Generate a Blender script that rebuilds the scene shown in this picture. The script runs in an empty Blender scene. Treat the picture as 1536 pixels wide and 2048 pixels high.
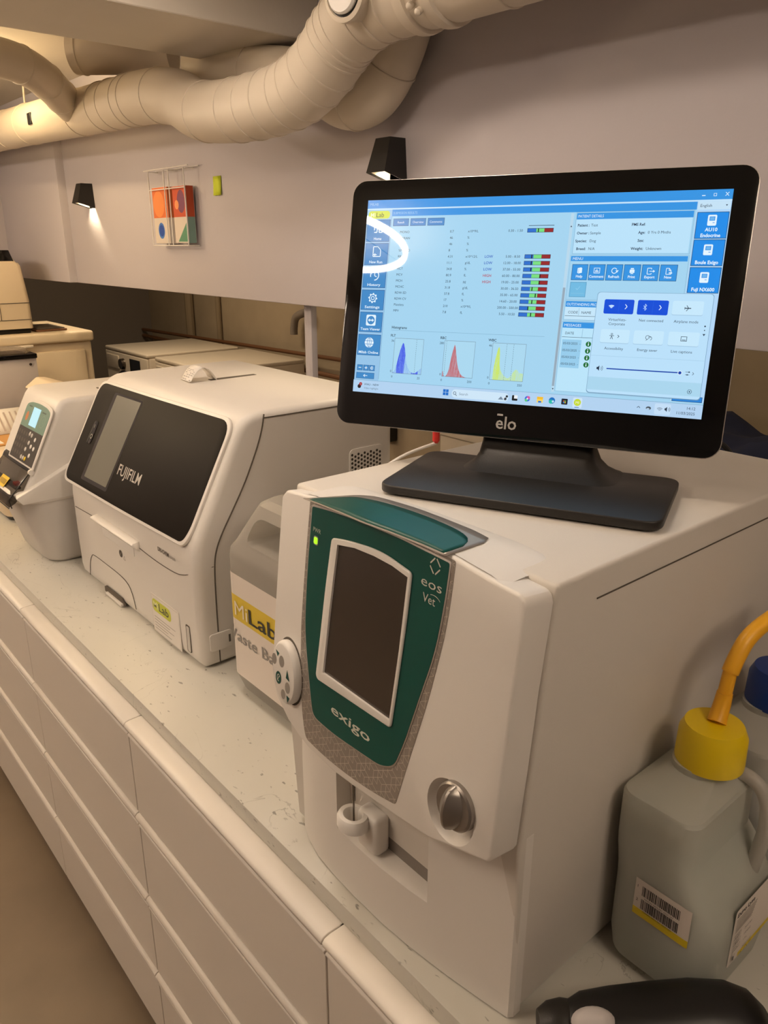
import bpy, bmesh, math, random
from mathutils import Vector, Matrix
random.seed(7)
C = bpy.context.scene.collection
PI = math.pi
R = math.radians

# ---------------------------------------------------------------- camera
CAM = Vector((-0.44008, -0.60464, 1.6892))
F_PX = 1547.6
YAW, PITCH, ROLL = 0.7076755, -0.3327930, 0.0022421
fw = Vector((math.sin(YAW)*math.cos(PITCH), math.cos(YAW)*math.cos(PITCH), math.sin(PITCH)))
r0 = Vector((math.cos(YAW), -math.sin(YAW), 0)); u0 = r0.cross(fw)
rt = r0*math.cos(ROLL) + u0*math.sin(ROLL); up = u0*math.cos(ROLL) - r0*math.sin(ROLL)
cd = bpy.data.cameras.new('camera'); cam = bpy.data.objects.new('camera', cd); C.objects.link(cam)
cam.matrix_world = Matrix(((rt.x, up.x, -fw.x, CAM.x), (rt.y, up.y, -fw.y, CAM.y), (rt.z, up.z, -fw.z, CAM.z), (0, 0, 0, 1)))
cd.sensor_fit = 'HORIZONTAL'; cd.sensor_width = 36; cd.lens = F_PX/1536*36; cd.clip_start = 0.02
bpy.context.scene.camera = cam

def at(u, v, **k):
    """the point of the plane x=, y= or z= constant that stands behind a pixel of the photograph"""
    d = rt*((u-768)/F_PX) - up*((v-1024)/F_PX) + fw
    (a, c), = k.items(); i = 'xyz'.index(a)
    return CAM + d*((c-CAM[i])/d[i])

# ---------------------------------------------------------------- world, light, exposure
sc = bpy.context.scene
sc.view_settings.view_transform = 'Standard'; sc.view_settings.look = 'None'
sc.view_settings.exposure = 0.0; sc.view_settings.gamma = 1.0; sc.view_settings.use_curve_mapping = False
w = bpy.data.worlds.new('world'); sc.world = w; w.use_nodes = True
w.node_tree.nodes['Background'].inputs[0].default_value = (1, .8, .6, 1)
w.node_tree.nodes['Background'].inputs[1].default_value = 0.05
WARM = (1.0, .78, .56)
def light(kind, name, loc, energy, color=WARM, **k):
    d = bpy.data.lights.new(name, kind); d.energy = energy; d.color = color
    rot = k.pop('rot', None)
    for a, b in k.items(): setattr(d, a, b)
    o = bpy.data.objects.new(name, d); C.objects.link(o); o.location = loc
    if rot: o.rotation_euler = rot
    return o
RING_POWER = 95.0

# ---------------------------------------------------------------- materials
def lin(c):
    return tuple(((x/255)/12.92 if x/255 <= .04045 else ((x/255+.055)/1.055)**2.4) for x in c)
def mat(name, rgb, rough=.45, metal=0., spec=.5, noise=0., nscale=20., bump=0., bscale=400., emit=0., trans=0., alpha=1., coat=0., sss=0.):
    m = bpy.data.materials.new(name); m.use_nodes = True
    nt = m.node_tree; b = nt.nodes['Principled BSDF']
    col = lin(rgb)+(1,)
    b.inputs['Base Color'].default_value = col
    b.inputs['Roughness'].default_value = rough; b.inputs['Metallic'].default_value = metal
    b.inputs['Specular IOR Level'].default_value = spec
    b.inputs['Coat Weight'].default_value = coat; b.inputs['Coat Roughness'].default_value = .08
    b.inputs['Alpha'].default_value = alpha
    b.inputs['Transmission Weight'].default_value = trans
    if sss: b.inputs['Subsurface Weight'].default_value = sss; b.inputs['Subsurface Scale'].default_value = .02
    if emit: b.inputs['Emission Color'].default_value = col; b.inputs['Emission Strength'].default_value = emit
    tc = nt.nodes.new('ShaderNodeTexCoord')
    if noise:
        n = nt.nodes.new('ShaderNodeTexNoise'); n.inputs['Scale'].default_value = nscale; n.inputs['Detail'].default_value = 5
        nt.links.new(tc.outputs['Object'], n.inputs['Vector'])
        mx = nt.nodes.new('ShaderNodeMix'); mx.data_type = 'RGBA'
        mx.inputs['A'].default_value = tuple(x*(1-noise) for x in col[:3])+(1,)
        mx.inputs['B'].default_value = tuple(min(1, x*(1+noise)) for x in col[:3])+(1,)
        nt.links.new(n.outputs['Fac'], mx.inputs['Factor']); nt.links.new(mx.outputs['Result'], b.inputs['Base Color'])
    if bump:
        n2 = nt.nodes.new('ShaderNodeTexNoise'); n2.inputs['Scale'].default_value = bscale; n2.inputs['Detail'].default_value = 3
        nt.links.new(tc.outputs['Object'], n2.inputs['Vector'])
        bp = nt.nodes.new('ShaderNodeBump'); bp.inputs['Strength'].default_value = bump; bp.inputs['Distance'].default_value = .002
        nt.links.new(n2.outputs['Fac'], bp.inputs['Height']); nt.links.new(bp.outputs['Normal'], b.inputs['Normal'])
    return m

def print_mat(name, emit=0., rough=.5, gloss=True):
    m = bpy.data.materials.new(name); m.use_nodes = True; nt = m.node_tree; b = nt.nodes['Principled BSDF']
    a = nt.nodes.new('ShaderNodeVertexColor'); a.layer_name = 'Col'
    b.inputs['Roughness'].default_value = rough
    if emit:
        b.inputs['Base Color'].default_value = (.01, .01, .01, 1)
        nt.links.new(a.outputs['Color'], b.inputs['Emission Color']); b.inputs['Emission Strength'].default_value = emit
    else:
        nt.links.new(a.outputs['Color'], b.inputs['Base Color'])
    return m

def worktop_mat():
    m = bpy.data.materials.new('quartz_worktop'); m.use_nodes = True; nt = m.node_tree; b = nt.nodes['Principled BSDF']
    L = nt.links.new; N = nt.nodes.new
    b.inputs['Roughness'].default_value = .33
    tc = N('ShaderNodeTexCoord')
    def noise(s, d=4, dist=0.):
        n = N('ShaderNodeTexNoise'); n.inputs['Scale'].default_value = s; n.inputs['Detail'].default_value = d
        n.inputs['Distortion'].default_value = dist; L(tc.outputs['Object'], n.inputs['Vector']); return n.outputs['Fac']
    def m_(op, a, b_, clamp=False):
        n = N('ShaderNodeMath'); n.operation = op; n.use_clamp = clamp
        for i, x in enumerate((a, b_)):
            if x is None: continue
            if isinstance(x, (int, float)): n.inputs[i].default_value = x
            else: L(x, n.inputs[i])
        return n.outputs[0]
    # thin broken veins
    v = m_('ABSOLUTE', m_('SUBTRACT', noise(5.5, 6, 1.4), .5), None)
    vein = m_('SUBTRACT', 1.0, m_('DIVIDE', v, .0045), True)
    mask = m_('MULTIPLY', m_('SUBTRACT', noise(9, 3), .50), 9, True)
    vein = m_('MULTIPLY', vein, mask)
    # short dark flecks
    mp = N('ShaderNodeMapping'); L(tc.outputs['Object'], mp.inputs['Vector']); mp.inputs['Scale'].default_value = (1, .45, 1); mp.inputs['Rotation'].default_value = (0, 0, .7)
    n3 = N('ShaderNodeTexNoise'); n3.inputs['Scale'].default_value = 120; n3.inputs['Detail'].default_value = 2; L(mp.outputs[0], n3.inputs['Vector'])
    fl = m_('MULTIPLY', m_('SUBTRACT', n3.outputs['Fac'], .67), 20, True)
    fl = m_('MULTIPLY', fl, m_('MULTIPLY', m_('SUBTRACT', noise(10, 2), .41), 8, True))
    dark = m_('MAXIMUM', m_('MULTIPLY', vein, .42), m_('MULTIPLY', fl, .6))
    cl = m_('MULTIPLY', noise(3.2, 5), 1.0)
    mx0 = N('ShaderNodeMix'); mx0.data_type = 'RGBA'; mx0.inputs['A'].default_value = lin((196, 194, 183))+(1,); mx0.inputs['B'].default_value = lin((212, 208, 199))+(1,)
    L(cl, mx0.inputs['Factor'])
    mx = N('ShaderNodeMix'); mx.data_type = 'RGBA'; L(mx0.outputs['Result'], mx.inputs['A']); mx.inputs['B'].default_value = lin((70, 62, 52))+(1,)
    L(dark, mx.inputs['Factor']); L(mx.outputs['Result'], b.inputs['Base Color'])
    return m

def translucent_mat(name, rgb, clear=.3, rough=.3):
    m = bpy.data.materials.new(name); m.use_nodes = True; nt = m.node_tree; b = nt.nodes['Principled BSDF']
    out = nt.nodes['Material Output']
    b.inputs['Base Color'].default_value = lin(rgb)+(1,); b.inputs['Roughness'].default_value = rough
    tl = nt.nodes.new('ShaderNodeBsdfTranslucent'); tl.inputs[0].default_value = lin(rgb)+(1,)
    tp = nt.nodes.new('ShaderNodeBsdfTransparent'); tp.inputs[0].default_value = (.95, .97, .97, 1)
    a = nt.nodes.new('ShaderNodeMixShader'); a.inputs[0].default_value = .35
    nt.links.new(b.outputs[0], a.inputs[1]); nt.links.new(tl.outputs[0], a.inputs[2])
    c = nt.nodes.new('ShaderNodeMixShader'); c.inputs[0].default_value = clear
    nt.links.new(a.outputs[0], c.inputs[1]); nt.links.new(tp.outputs[0], c.inputs[2])
    nt.links.new(c.outputs[0], out.inputs['Surface'])
    return m

M = dict(
    wall=mat('painted_wall', (190, 184, 188), .75, noise=.03, nscale=3, bump=.15, bscale=120),
    ceil=mat('painted_ceiling', (208, 200, 188), .8, noise=.04, nscale=4, bump=.2, bscale=60),
    greywall=mat('dark_grey_wall', (128, 118, 108), .8, noise=.06, nscale=3),
    plaster=mat('old_plaster', (168, 152, 128), .85, noise=.25, nscale=3.5, bump=.4, bscale=30),
    floor=mat('polished_concrete', (128, 112, 92), .38, noise=.22, nscale=4.5, bump=.1, bscale=60),
    front=mat('satin_white_lacquer', (228, 221, 211), .38, spec=.5),
    gap=mat('shadow_gap', (60, 54, 48), .8),
    quartz=worktop_mat(),
    white=mat('white_abs', (229, 224, 217), .42, bump=.06, bscale=900),
    offwhite=mat('textured_off_white', (214, 208, 199), .5, bump=.12, bscale=1100),
    cream=mat('cream_plastic', (226, 208, 178), .45),
    lightgrey=mat('light_grey_plastic', (205, 200, 194), .45),
    duct=mat('white_painted_duct', (206, 194, 176), .5, noise=.05, nscale=8),
    black=mat('black_plastic', (20, 19, 18), .42, bump=.05, bscale=900),
    satin=mat('black_satin_base', (38, 35, 32), .42, bump=.1, bscale=900, spec=.4),
    gloss=mat('black_gloss', (8, 8, 8), .07, spec=.5),
    fujiblack=mat('dark_brown_window', (27, 22, 17), .55, spec=.12),
    seam=mat('seam_shadow', (92, 84, 74), .8),
    screen_off=mat('screen_off', (66, 58, 52), .15, spec=.5),
    screen_grey=mat('grey_lcd', (112, 110, 98), .3),
    green=mat('dark_green_membrane', (8, 78, 70), .34, spec=.4),
    silver=mat('silver_edge', (190, 184, 178), .3, metal=.6),
    pattern=mat('taupe_foil', (160, 152, 144), .32, metal=.4),
    line=mat('pale_line', (196, 186, 172), .4),
    bezel=mat('bright_white_bezel', (236, 232, 226), .3),
    knob=mat('brushed_silver', (150, 144, 138), .33, metal=.75),
    recess=mat('grey_recess_plate', (128, 120, 112), .5),
    steel=mat('steel', (120, 112, 104), .25, metal=1.),
    lampblack=mat('lamp_black', (24, 20, 17), .55, bump=.1, bscale=700),
    yellow=mat('yellow_cap', (236, 204, 20), .38),
    tube=mat('yellow_tube', (240, 176, 36), .4),
    blue=mat('blue_cap', (8, 52, 130), .4),
    hdpe=translucent_mat('natural_hdpe', (226, 224, 214), .22, .30),
    hdpe3=translucent_mat('canister_hdpe', (206, 200, 190), .38, .30),
    hdpe2=translucent_mat('milky_hdpe', (214, 210, 202), .12, .32),
    liquid=mat('pale_reagent', (170, 190, 184), .2),
    waste=mat('brown_waste', (84, 76, 64), .3),
    liquid2=mat('dark_blue_reagent', (30, 50, 80), .2),
    paper=mat('white_paper', (236, 230, 222), .7),
    card=mat('kraft_card', (196, 146, 84), .8, noise=.08, nscale=40),
    sticky=mat('sticky_note_yellow', (200, 214, 40), .7),
    copper=mat('old_copper', (112, 76, 48), .55, metal=.15),
    pipegrey=mat('painted_pipe', (140, 124, 100), .7),
    washer=mat('white_enamel', (222, 210, 192), .35),
    greybox=mat('grey_panel', (196, 190, 188), .5),
    cloth=mat('navy_cloth', (18, 24, 52), .95, noise=.3, nscale=30),
    red=mat('red_plastic', (214, 50, 44), .4),
    smoke=None,
    orange=mat('orange_card', (222, 110, 46), .55, noise=.15, nscale=30),
    orange2=mat('dark_orange_card', (206, 84, 30), .55, noise=.2, nscale=30),
    teal=mat('sage_membrane', (118, 150, 134), .4),
    keypad=mat('keypad_dark', (58, 52, 46), .5),
    lcd=mat('lit_blue_lcd', (150, 200, 222), .3, emit=.75),
    led=mat('green_led', (150, 220, 30), .3, emit=1.2),
    rose=mat('warm_lens', (255, 226, 150), .4, emit=6.0),
    ring=None, prt=print_mat('printed_ink'), scr=print_mat('lit_display', emit=1.0, rough=.02),
    clearp=None,
)
def glassy(name, rgb, rough, alpha):
    m = bpy.data.materials.new(name); m.use_nodes = True; nt = m.node_tree; b = nt.nodes['Principled BSDF']
    b.inputs['Base Color'].default_value = lin(rgb)+(1,); b.inputs['Roughness'].default_value = rough
    tp = nt.nodes.new('ShaderNodeBsdfTransparent'); tp.inputs[0].default_value = (.75, .72, .68, 1)
    c = nt.nodes.new('ShaderNodeMixShader'); c.inputs[0].default_value = 1-alpha
    nt.links.new(b.outputs[0], c.inputs[1]); nt.links.new(tp.outputs[0], c.inputs[2]); nt.links.new(c.outputs[0], nt.nodes['Material Output'].inputs['Surface'])
    return m
M['smoke'] = glassy('smoked_cover', (30, 26, 22), .1, .55)
M['clearp'] = glassy('clear_acrylic', (225, 215, 205), .15, .25)
rm = bpy.data.materials.new('lit_ring_diffuser'); rm.use_nodes = True
rb = rm.node_tree.nodes['Principled BSDF']; rb.inputs['Emission Color'].default_value = (1, .82, .65, 1); rb.inputs['Emission Strength'].default_value = RING_POWER
M['ring'] = rm

# ---------------------------------------------------------------- geometry helpers
class G:
    """collects shapes in one bmesh"""
    def __init__(s): s.bm = bmesh.new()
    def _new(s, verts, faces, bev=0., seg=3, ang=30):
        t = bmesh.new(); vs = [t.verts.new(v) for v in verts]
        for f in faces:
            try: t.faces.new([vs[i] for i in f])
            except ValueError: pass
        bmesh.ops.recalc_face_normals(t, faces=t.faces)
        if bev:
            t.normal_update()
            es = [e for e in t.edges if len(e.link_faces) == 2 and e.calc_face_angle(0) > R(ang)]
            bmesh.ops.bevel(t, geom=es, offset=bev, segments=seg, affect='EDGES', profile=.5, clamp_overlap=True)
        s._merge(t); return s
    def _merge(s, t):
        me = bpy.data.meshes.new('tmp'); t.to_mesh(me); t.free(); s.bm.from_mesh(me); bpy.data.meshes.remove(me)
    def box(s, a, b, bev=0., seg=3):
        x0, y0, z0 = a; x1, y1, z1 = b
        v = [(x0,y0,z0),(x1,y0,z0),(x1,y1,z0),(x0,y1,z0),(x0,y0,z1),(x1,y0,z1),(x1,y1,z1),(x0,y1,z1)]
        return s._new(v, [(0,3,2,1),(4,5,6,7),(0,1,5,4),(1,2,6,5),(2,3,7,6),(3,0,4,7)], bev, seg)
    def prism(s, poly, O, U, V, N, depth, bev=0., seg=3, ang=30, taper=1.):
        O, U, V, N = map(Vector, (O, U, V, N)); n = len(poly)
        cx = sum(p[0] for p in poly)/n; cy = sum(p[1] for p in poly)/n
        a = [O+U*x+V*y for x, y in poly]; b = [O+U*(cx+(x-cx)*taper)+V*(cy+(y-cy)*taper)+N*depth for x, y in poly]
        fs = [tuple(range(n)), tuple(range(2*n-1, n-1, -1))]+[(i, (i+1) % n, (i+1) % n+n, i+n) for i in range(n)]
        return s._new(a+b, fs, bev, seg, ang)
    def loft(s, rings, cap=True, bev=0., ang=40):
        n = len(rings[0]); v = [p for r in rings for p in r]; fs = []
        for k in range(len(rings)-1):
            for i in range(n): fs.append((k*n+i, k*n+(i+1) % n, (k+1)*n+(i+1) % n, (k+1)*n+i))
        if cap: fs += [tuple(range(n)), tuple(range(len(v)-1, len(v)-n-1, -1))]
        return s._new(v, fs, bev, 3, ang)
    def tube(s, pts, rad, seg=12, cap=True):
        pts = [Vector(p) for p in pts]; n = len(pts)
        rs = rad if isinstance(rad, (list, tuple)) else [rad]*n
        rings = []; prev = None
        for i, p in enumerate(pts):
            t = (pts[min(i+1, n-1)]-pts[max(i-1, 0)]).normalized()
            if prev is None: a = t.orthogonal().normalized()
            else:
                a = prev - t*prev.dot(t); a.normalize()
            prev = a; b = t.cross(a)
            rings.append([p+(a*math.cos(2*PI*k/seg)+b*math.sin(2*PI*k/seg))*rs[i] for k in range(seg)])
        return s.loft(rings, cap)
    def lathe(s, prof, O, axis=(0,0,1), seg=32):
        axis = Vector(axis).normalized(); a = axis.orthogonal().normalized(); b = axis.cross(a); O = Vector(O)
        return s.loft([[O+axis*h+(a*math.cos(2*PI*k/seg)+b*math.sin(2*PI*k/seg))*max(r, 1e-5) for k in range(seg)] for r, h in prof])
    def grid(s, rows):
        n = len(rows[0]); v = [p for r in rows for p in r]; fs = []
        for k in range(len(rows)-1):
            for i in range(n-1): fs.append((k*n+i, k*n+i+1, (k+1)*n+i+1, (k+1)*n+i))
        t = bmesh.new(); vs = [t.verts.new(p) for p in v]
        for f in fs: t.faces.new([vs[i] for i in f])
        s._merge(t); return s

def put(name, g, m, parent=None, ang=32, smooth=True):
    """link the collected shapes as ONE mesh object; coordinates are world coordinates"""
    me = bpy.data.meshes.new(name)
    if isinstance(g, G):
        if parent is not None:
            off = world_of(parent); bmesh.ops.translate(g.bm, verts=g.bm.verts, vec=-off)
        g.bm.to_mesh(me); g.bm.free()
        if smooth:
            me.shade_smooth()
            me.set_sharp_from_angle(angle=R(ang))
    else: me = g
    me.materials.append(m)
    o = bpy.data.objects.new(name, me); C.objects.link(o)
    if parent is not None: o.parent = parent
    return o
def world_of(o):
    v = Vector(o.location); p = o.parent
    while p is not None: v += p.location; p = p.parent
    return v
def tag(o, label, cat=None, group=None, kind=None):
    if label: o['label'] = label
    if cat: o['category'] = cat
    if group: o['group'] = group
    if kind: o['kind'] = kind
    return o
def thing(name, label, cat, loc=(0, 0, 0), group=None):
    o = bpy.data.objects.new(name, None); C.objects.link(o); o.location = loc; o.empty_display_size = .05
    return tag(o, label, cat, group)
def struct(name, g, m, label, cat='structure'):
    o = put(name, g, m); o['kind'] = 'structure'; o['label'] = label; o['category'] = cat; return o
def copy_tree(o, parent=None):
    c = o.copy(); C.objects.link(c); c.parent = parent
    for ch in list(o.children): copy_tree(ch, c)
    return c
def cut(o, g, ang=32):
    """carve the shapes of g out of o"""
    me = bpy.data.meshes.new('cut'); g.bm.to_mesh(me); g.bm.free()
    t = bpy.data.objects.new('cut', me); C.objects.link(t)
    md = o.modifiers.new('b', 'BOOLEAN'); md.operation = 'DIFFERENCE'; md.object = t; md.solver = 'EXACT'
    if o.parent: t.location = world_of(o.parent)*0
    bpy.context.view_layer.update()
    ev = o.evaluated_get(bpy.context.evaluated_depsgraph_get())
    nm = bpy.data.meshes.new_from_object(ev); o.modifiers.clear()
    mats = [m for m in o.data.materials]; o.data = nm
    nm.shade_smooth(); nm.set_sharp_from_angle(angle=R(ang))
    bpy.data.objects.remove(t); bpy.data.meshes.remove(me)
def rrect(x0, y0, x1, y1, r, n=5):
    p = []
    for cx, cy, a in ((x1-r, y1-r, 0), (x0+r, y1-r, 90), (x0+r, y0+r, 180), (x1-r, y0+r, 270)):
        for k in range(n+1):
            t = R(a+90*k/n); p.append((cx+r*math.cos(t), cy+r*math.sin(t)))
    return p
def roundpoly(P, r, n=4):
    """round the corners of a polygon; r one radius or a list"""
    out = []; m = len(P)
    for i, p in enumerate(P):
        ri = r[i] if isinstance(r, (list, tuple)) else r
        p = Vector(p[:2]); a = Vector(P[i-1][:2])-p; b = Vector(P[(i+1) % m][:2])-p
        if ri <= 0: out.append(tuple(p)); continue
        d = min(ri, a.length*.48, b.length*.48); A = p+a.normalized()*d; B = p+b.normalized()*d
        for k in range(n+1):
            t = k/n; out.append(tuple(A*(1-t)**2+p*2*t*(1-t)+B*t*t))
    return out
def spline(P, n=6):
    """smooth curve through points"""
    P = [Vector(p) for p in P]; out = []
    for i in range(len(P)-1):
        a = P[max(i-1, 0)]; b = P[i]; c = P[i+1]; d = P[min(i+2, len(P)-1)]
        for k in range(n):
            t = k/n; out.append(.5*((2*b)+(c-a)*t+(2*a-5*b+4*c-d)*t*t+(3*b-a-3*c+d)*t**3))
    out.append(P[-1]); return out

# flat print: rectangles, polygons and lettering in layers on any plane
_gl = {}
def glyphs(txt, bold):
    k = (txt, bold)
    if k not in _gl:
        cu = bpy.data.curves.new('t', 'FONT'); cu.body = txt; cu.resolution_u = 2; cu.size = 1
        if bold: cu.offset = bold
        o = bpy.data.objects.new('t', cu); me = o.to_mesh()
        vs = [(v.co.x, v.co.y) for v in me.vertices]; fs = [tuple(p.vertices) for p in me.polygons]
        o.to_mesh_clear(); bpy.data.objects.remove(o); bpy.data.curves.remove(cu); _gl[k] = (vs, fs)
    return _gl[k]
class Ink:
    def __init__(s): s.v = []; s.f = []; s.c = []; s.l = 0
    def add(s, pts, faces, col, lay=None):
        s.l += 1; b = len(s.v); L = s.l if lay is None else lay
        s.v += [(x, y, L) for x, y in pts]
        for f in faces: s.f.append(tuple(b+i for i in f)); s.c.append(lin(col))
    def rect(s, x0, y0, x1, y1, col): s.add([(x0,y0),(x1,y0),(x1,y1),(x0,y1)], [(0,1,2,3)], col)
    def frame(s, x0, y0, x1, y1, col, t=1.): 
        s.rect(x0,y0,x1,y0+t,col); s.rect(x0,y1-t,x1,y1,col); s.rect(x0,y0,x0+t,y1,col); s.rect(x1-t,y0,x1,y1,col)
    def poly(s, P, col): s.add(P, [tuple(range(len(P)))], col)
    def disc(s, x, y, r, col, n=20, ry=None): s.poly([(x+r*math.cos(2*PI*k/n), y+(ry or r)*math.sin(2*PI*k/n)) for k in range(n)], col)
    def ringo(s, x, y, r, t, col, n=24, a0=0, a1=360, ry=None):
        ry = ry or r; p = []
        for k in range(n+1):
            a = R(a0+(a1-a0)*k/n); p += [(x+r*math.cos(a), y+ry*math.sin(a)), (x+(r-t)*math.cos(a), y+(ry-t)*math.sin(a))]
        s.add(p, [(2*k, 2*k+1, 2*k+3, 2*k+2) for k in range(n)], col)
    def line(s, P, t, col):
        for (x0, y0), (x1, y1) in zip(P, P[1:]):
            d = math.hypot(x1-x0, y1-y0) or 1; nx, ny = -(y1-y0)/d*t/2, (x1-x0)/d*t/2
            s.add([(x0+nx,y0+ny),(x1+nx,y1+ny),(x1-nx,y1-ny),(x0-nx,y0-ny)], [(0,1,2,3)], col, s.l+1)
    def text(s, t, x, y, h, col, al='l', bold=0., flip=1, wid=None, shear=0.):
        vs, fs = glyphs(t, bold)
        if not vs: return
        x0 = min(v[0] for v in vs); x1 = max(v[0] for v in vs); k = h/.69; kx = k
        if wid: kx = wid/(x1-x0)
        sh = {'l': -x0*kx, 'c': -(x0+x1)/2*kx, 'r': -x1*kx}[al]
        s.add([(x+sh+a*kx+shear*b*k, y+flip*b*k) for a, b in vs], fs, col)
    def build(s, name, fn, m, parent=None, step=.00006):
        off = world_of(parent) if parent is not None else Vector()
        me = bpy.data.meshes.new(name)
        me.from_pydata([fn(x, y, l*step)-off for x, y, l in s.v], [], s.f)
        ca = me.color_attributes.new('Col', 'FLOAT_COLOR', 'CORNER'); i = 0
        for p, c in zip(me.polygons, s.c):
            for k in p.loop_indices: ca.data[k].color = (*c, 1)
        me.update(); return put(name, me, m, parent)
def plane(O, U, V, N, off=.0004):
    O, U, V, N = map(Vector, (O, U, V, N))
    return lambda x, y, l=0: O+U*x+V*y+N*(off+l)

# ================================================================ the setting
X3, Y3, Z3 = Vector((1, 0, 0)), Vector((0, 1, 0)), Vector((0, 0, 1))
struct('floor', G().box((-3, -3, -.1), (2.3, 5.4, 0)), M['floor'], 'brown polished concrete floor', 'floor')
struct('ceiling', G().box((-3, -3, 2.275), (2.3, 5.4, 2.4)), M['ceil'], 'white painted ceiling', 'ceiling')
struct('wall_left', G().box((-3.1, -3, 0), (-3, 5.4, 2.275)), M['wall'], 'pale wall across the aisle', 'wall')
struct('wall_front', G().box((-3, -3.1, 0), (2.3, -3, 2.275)), M['wall'], 'pale wall behind the viewer', 'wall')
struct('wall_back', G().box((2.12, -3, 0), (2.3, 5.3, 2.275)), M['plaster'], 'stained plaster wall behind the washing machines', 'wall')
struct('wall_far', G().box((.87, 5.1, 0), (2.12, 5.3, 2.275)), M['greywall'], 'dark grey end wall beside the washing machines', 'wall')
struct('wall_end', G().box((-3, 3.66, 0), (.80, 3.8, 2.275)), M['wall'], 'pale end wall of the laboratory', 'wall')
struct('wall_right', G().box((.80, -3, 1.533), (.86, 2.86, 2.275), .003, 2), M['wall'], 'white upper wall panel hanging over the counter', 'wall')
struct('wall_right', G().box((.768, 2.86, 1.533), (.86, 3.66, 2.275), .004, 2), M['wall'], 'white upper wall panel beyond the step', 'wall')
struct('trim_1', G().box((-3, 1.085, 2.14), (.80, 1.43, 2.275), .002, 1), M['ceil'], 'wide white beam under the ceiling', 'beam')
struct('trim_2', G().box((.865, 1.240, 0), (.885, 1.275, 2.275), .002, 2), M['wall'], 'white square post behind the wall panel', 'post')

# ---------------------------------------------------------------- room lights, with unseen fill lamps added
def ring_lamp(x, y, label, power=1.0):
    t = thing('ring_lamp', label, 'lamp', (x, y, 2.2), 'ring lamps')
    n = 48
    def circ(rr, z): return [Vector((x+rr*math.cos(2*PI*k/n), y+rr*math.sin(2*PI*k/n), z)) for k in range(n)]
    g = G(); rings = [circ(.2155, 2.2), circ(.2275, 2.2), circ(.2275, 2.216), circ(.2155, 2.216), circ(.2155, 2.2)]
    g.loft(rings, cap=False); m = M['ring'].copy(); m.node_tree.nodes['Principled BSDF'].inputs['Emission Strength'].default_value = RING_POWER*power; put('diffuser', g, m, t)
    g = G(); g.loft([circ(.2190, 2.2165), circ(.2240, 2.2165), circ(.2240, 2.2185), circ(.2190, 2.2185), circ(.2190, 2.2165)], cap=False); put('housing', g, M['black'], t)
    for k in range(3):
        a = 2*PI*k/3
        put('cord', G().tube([(x+.225*math.cos(a), y+.225*math.sin(a), 2.224), (x, y, 2.274)], .0015, 6), M['black'], t)
    put('canopy', G().lathe([(.001, 2.256), (.04, 2.256), (.045, 2.275), (.001, 2.275)], (x, y, 0)), M['black'], t)
ring_lamp(-1.09, .452, 'ring lamp under the ceiling nearest the computer screen', .82)
ring_lamp(-1.08, 2.65, 'added fill ring lamp under the ceiling near the far end wall', 1.1)  # unseen ring, added as fill for the far end
ring_lamp(-2.15, 1.65, 'added fill ring lamp under the ceiling across the aisle', 1.25)  # unseen ring, added to throw more light on the drawer fronts
ring_lamp(-.02, -1.25, 'added fill ring lamp under the ceiling behind the viewer', .62)  # unseen ring, added to brighten the near-facing sides and the beam
def downlight(x, y, label, power):
    t = thing('ceiling_light', label, 'lamp', (x, y, 2.275), 'round ceiling lights')
    put('housing', G().lathe([(.0001, 0), (.105, 0), (.108, -.018), (.100, -.022), (.097, -.014), (.0001, -.014)], (x, y, 2.275)), M['white'], t)
    m = M['ring'].copy(); m.node_tree.nodes['Principled BSDF'].inputs['Emission Strength'].default_value = RING_POWER*power
    put('diffuser', G().lathe([(.0001, -.015), (.095, -.015), (.095, -.021), (.0001, -.021)], (x, y, 2.275)), m, t)
downlight(.05, .22, 'round ceiling light above the blood analyzer', .36)
downlight(.10, .80, 'added round fill light above the black-fronted analyzer', .36)  # added out of view to brighten this analyzer from above
def globe(x, y, z, label, power):
    t = thing('fill_globe_lamp', label, 'lamp', (x, y, z))
    m = M['ring'].copy(); m.node_tree.nodes['Principled BSDF'].inputs['Emission Strength'].default_value = RING_POWER*power
    m.node_tree.nodes['Principled BSDF'].inputs['Emission Color'].default_value = (1, .74, .42, 1)
    put('globe', G().lathe([(.065*math.sin(PI*k/14), -.065*math.cos(PI*k/14)) for k in range(15)], (x, y, z)), m, t, 80)
    put('cord', G().tube([(x, y, z+.065), (x, y, 2.275)], .003, 6), M['black'], t)
globe(-.28, 2.25, 1.90, 'added warm fill globe hanging unseen beyond the beam', .9)  # invented lamp out of view, brightens the ceiling past the beam
# ceiling spotlight that lights the duct at the far end
t = thing('ceiling_spotlight', 'small warm ceiling spotlight over the far end of the counter', 'lamp', (.28, 2.35, 2.275))
put('body', G().lathe([(.03, 0), (.03, -.06), (.027, -.06), (.022, -.05)], (.28, 2.35, 2.275)), M['white'], t)
put('lens', G().lathe([(.0, -.05), (.022, -.05), (.0, -.049)], (.28, 2.35, 2.275)), M['rose'], t)
l = light('POINT', 'spot_glow', (0, 0, -.085), 7.0, (1, .72, .38), shadow_soft_size=.02); l.parent = t
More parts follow.
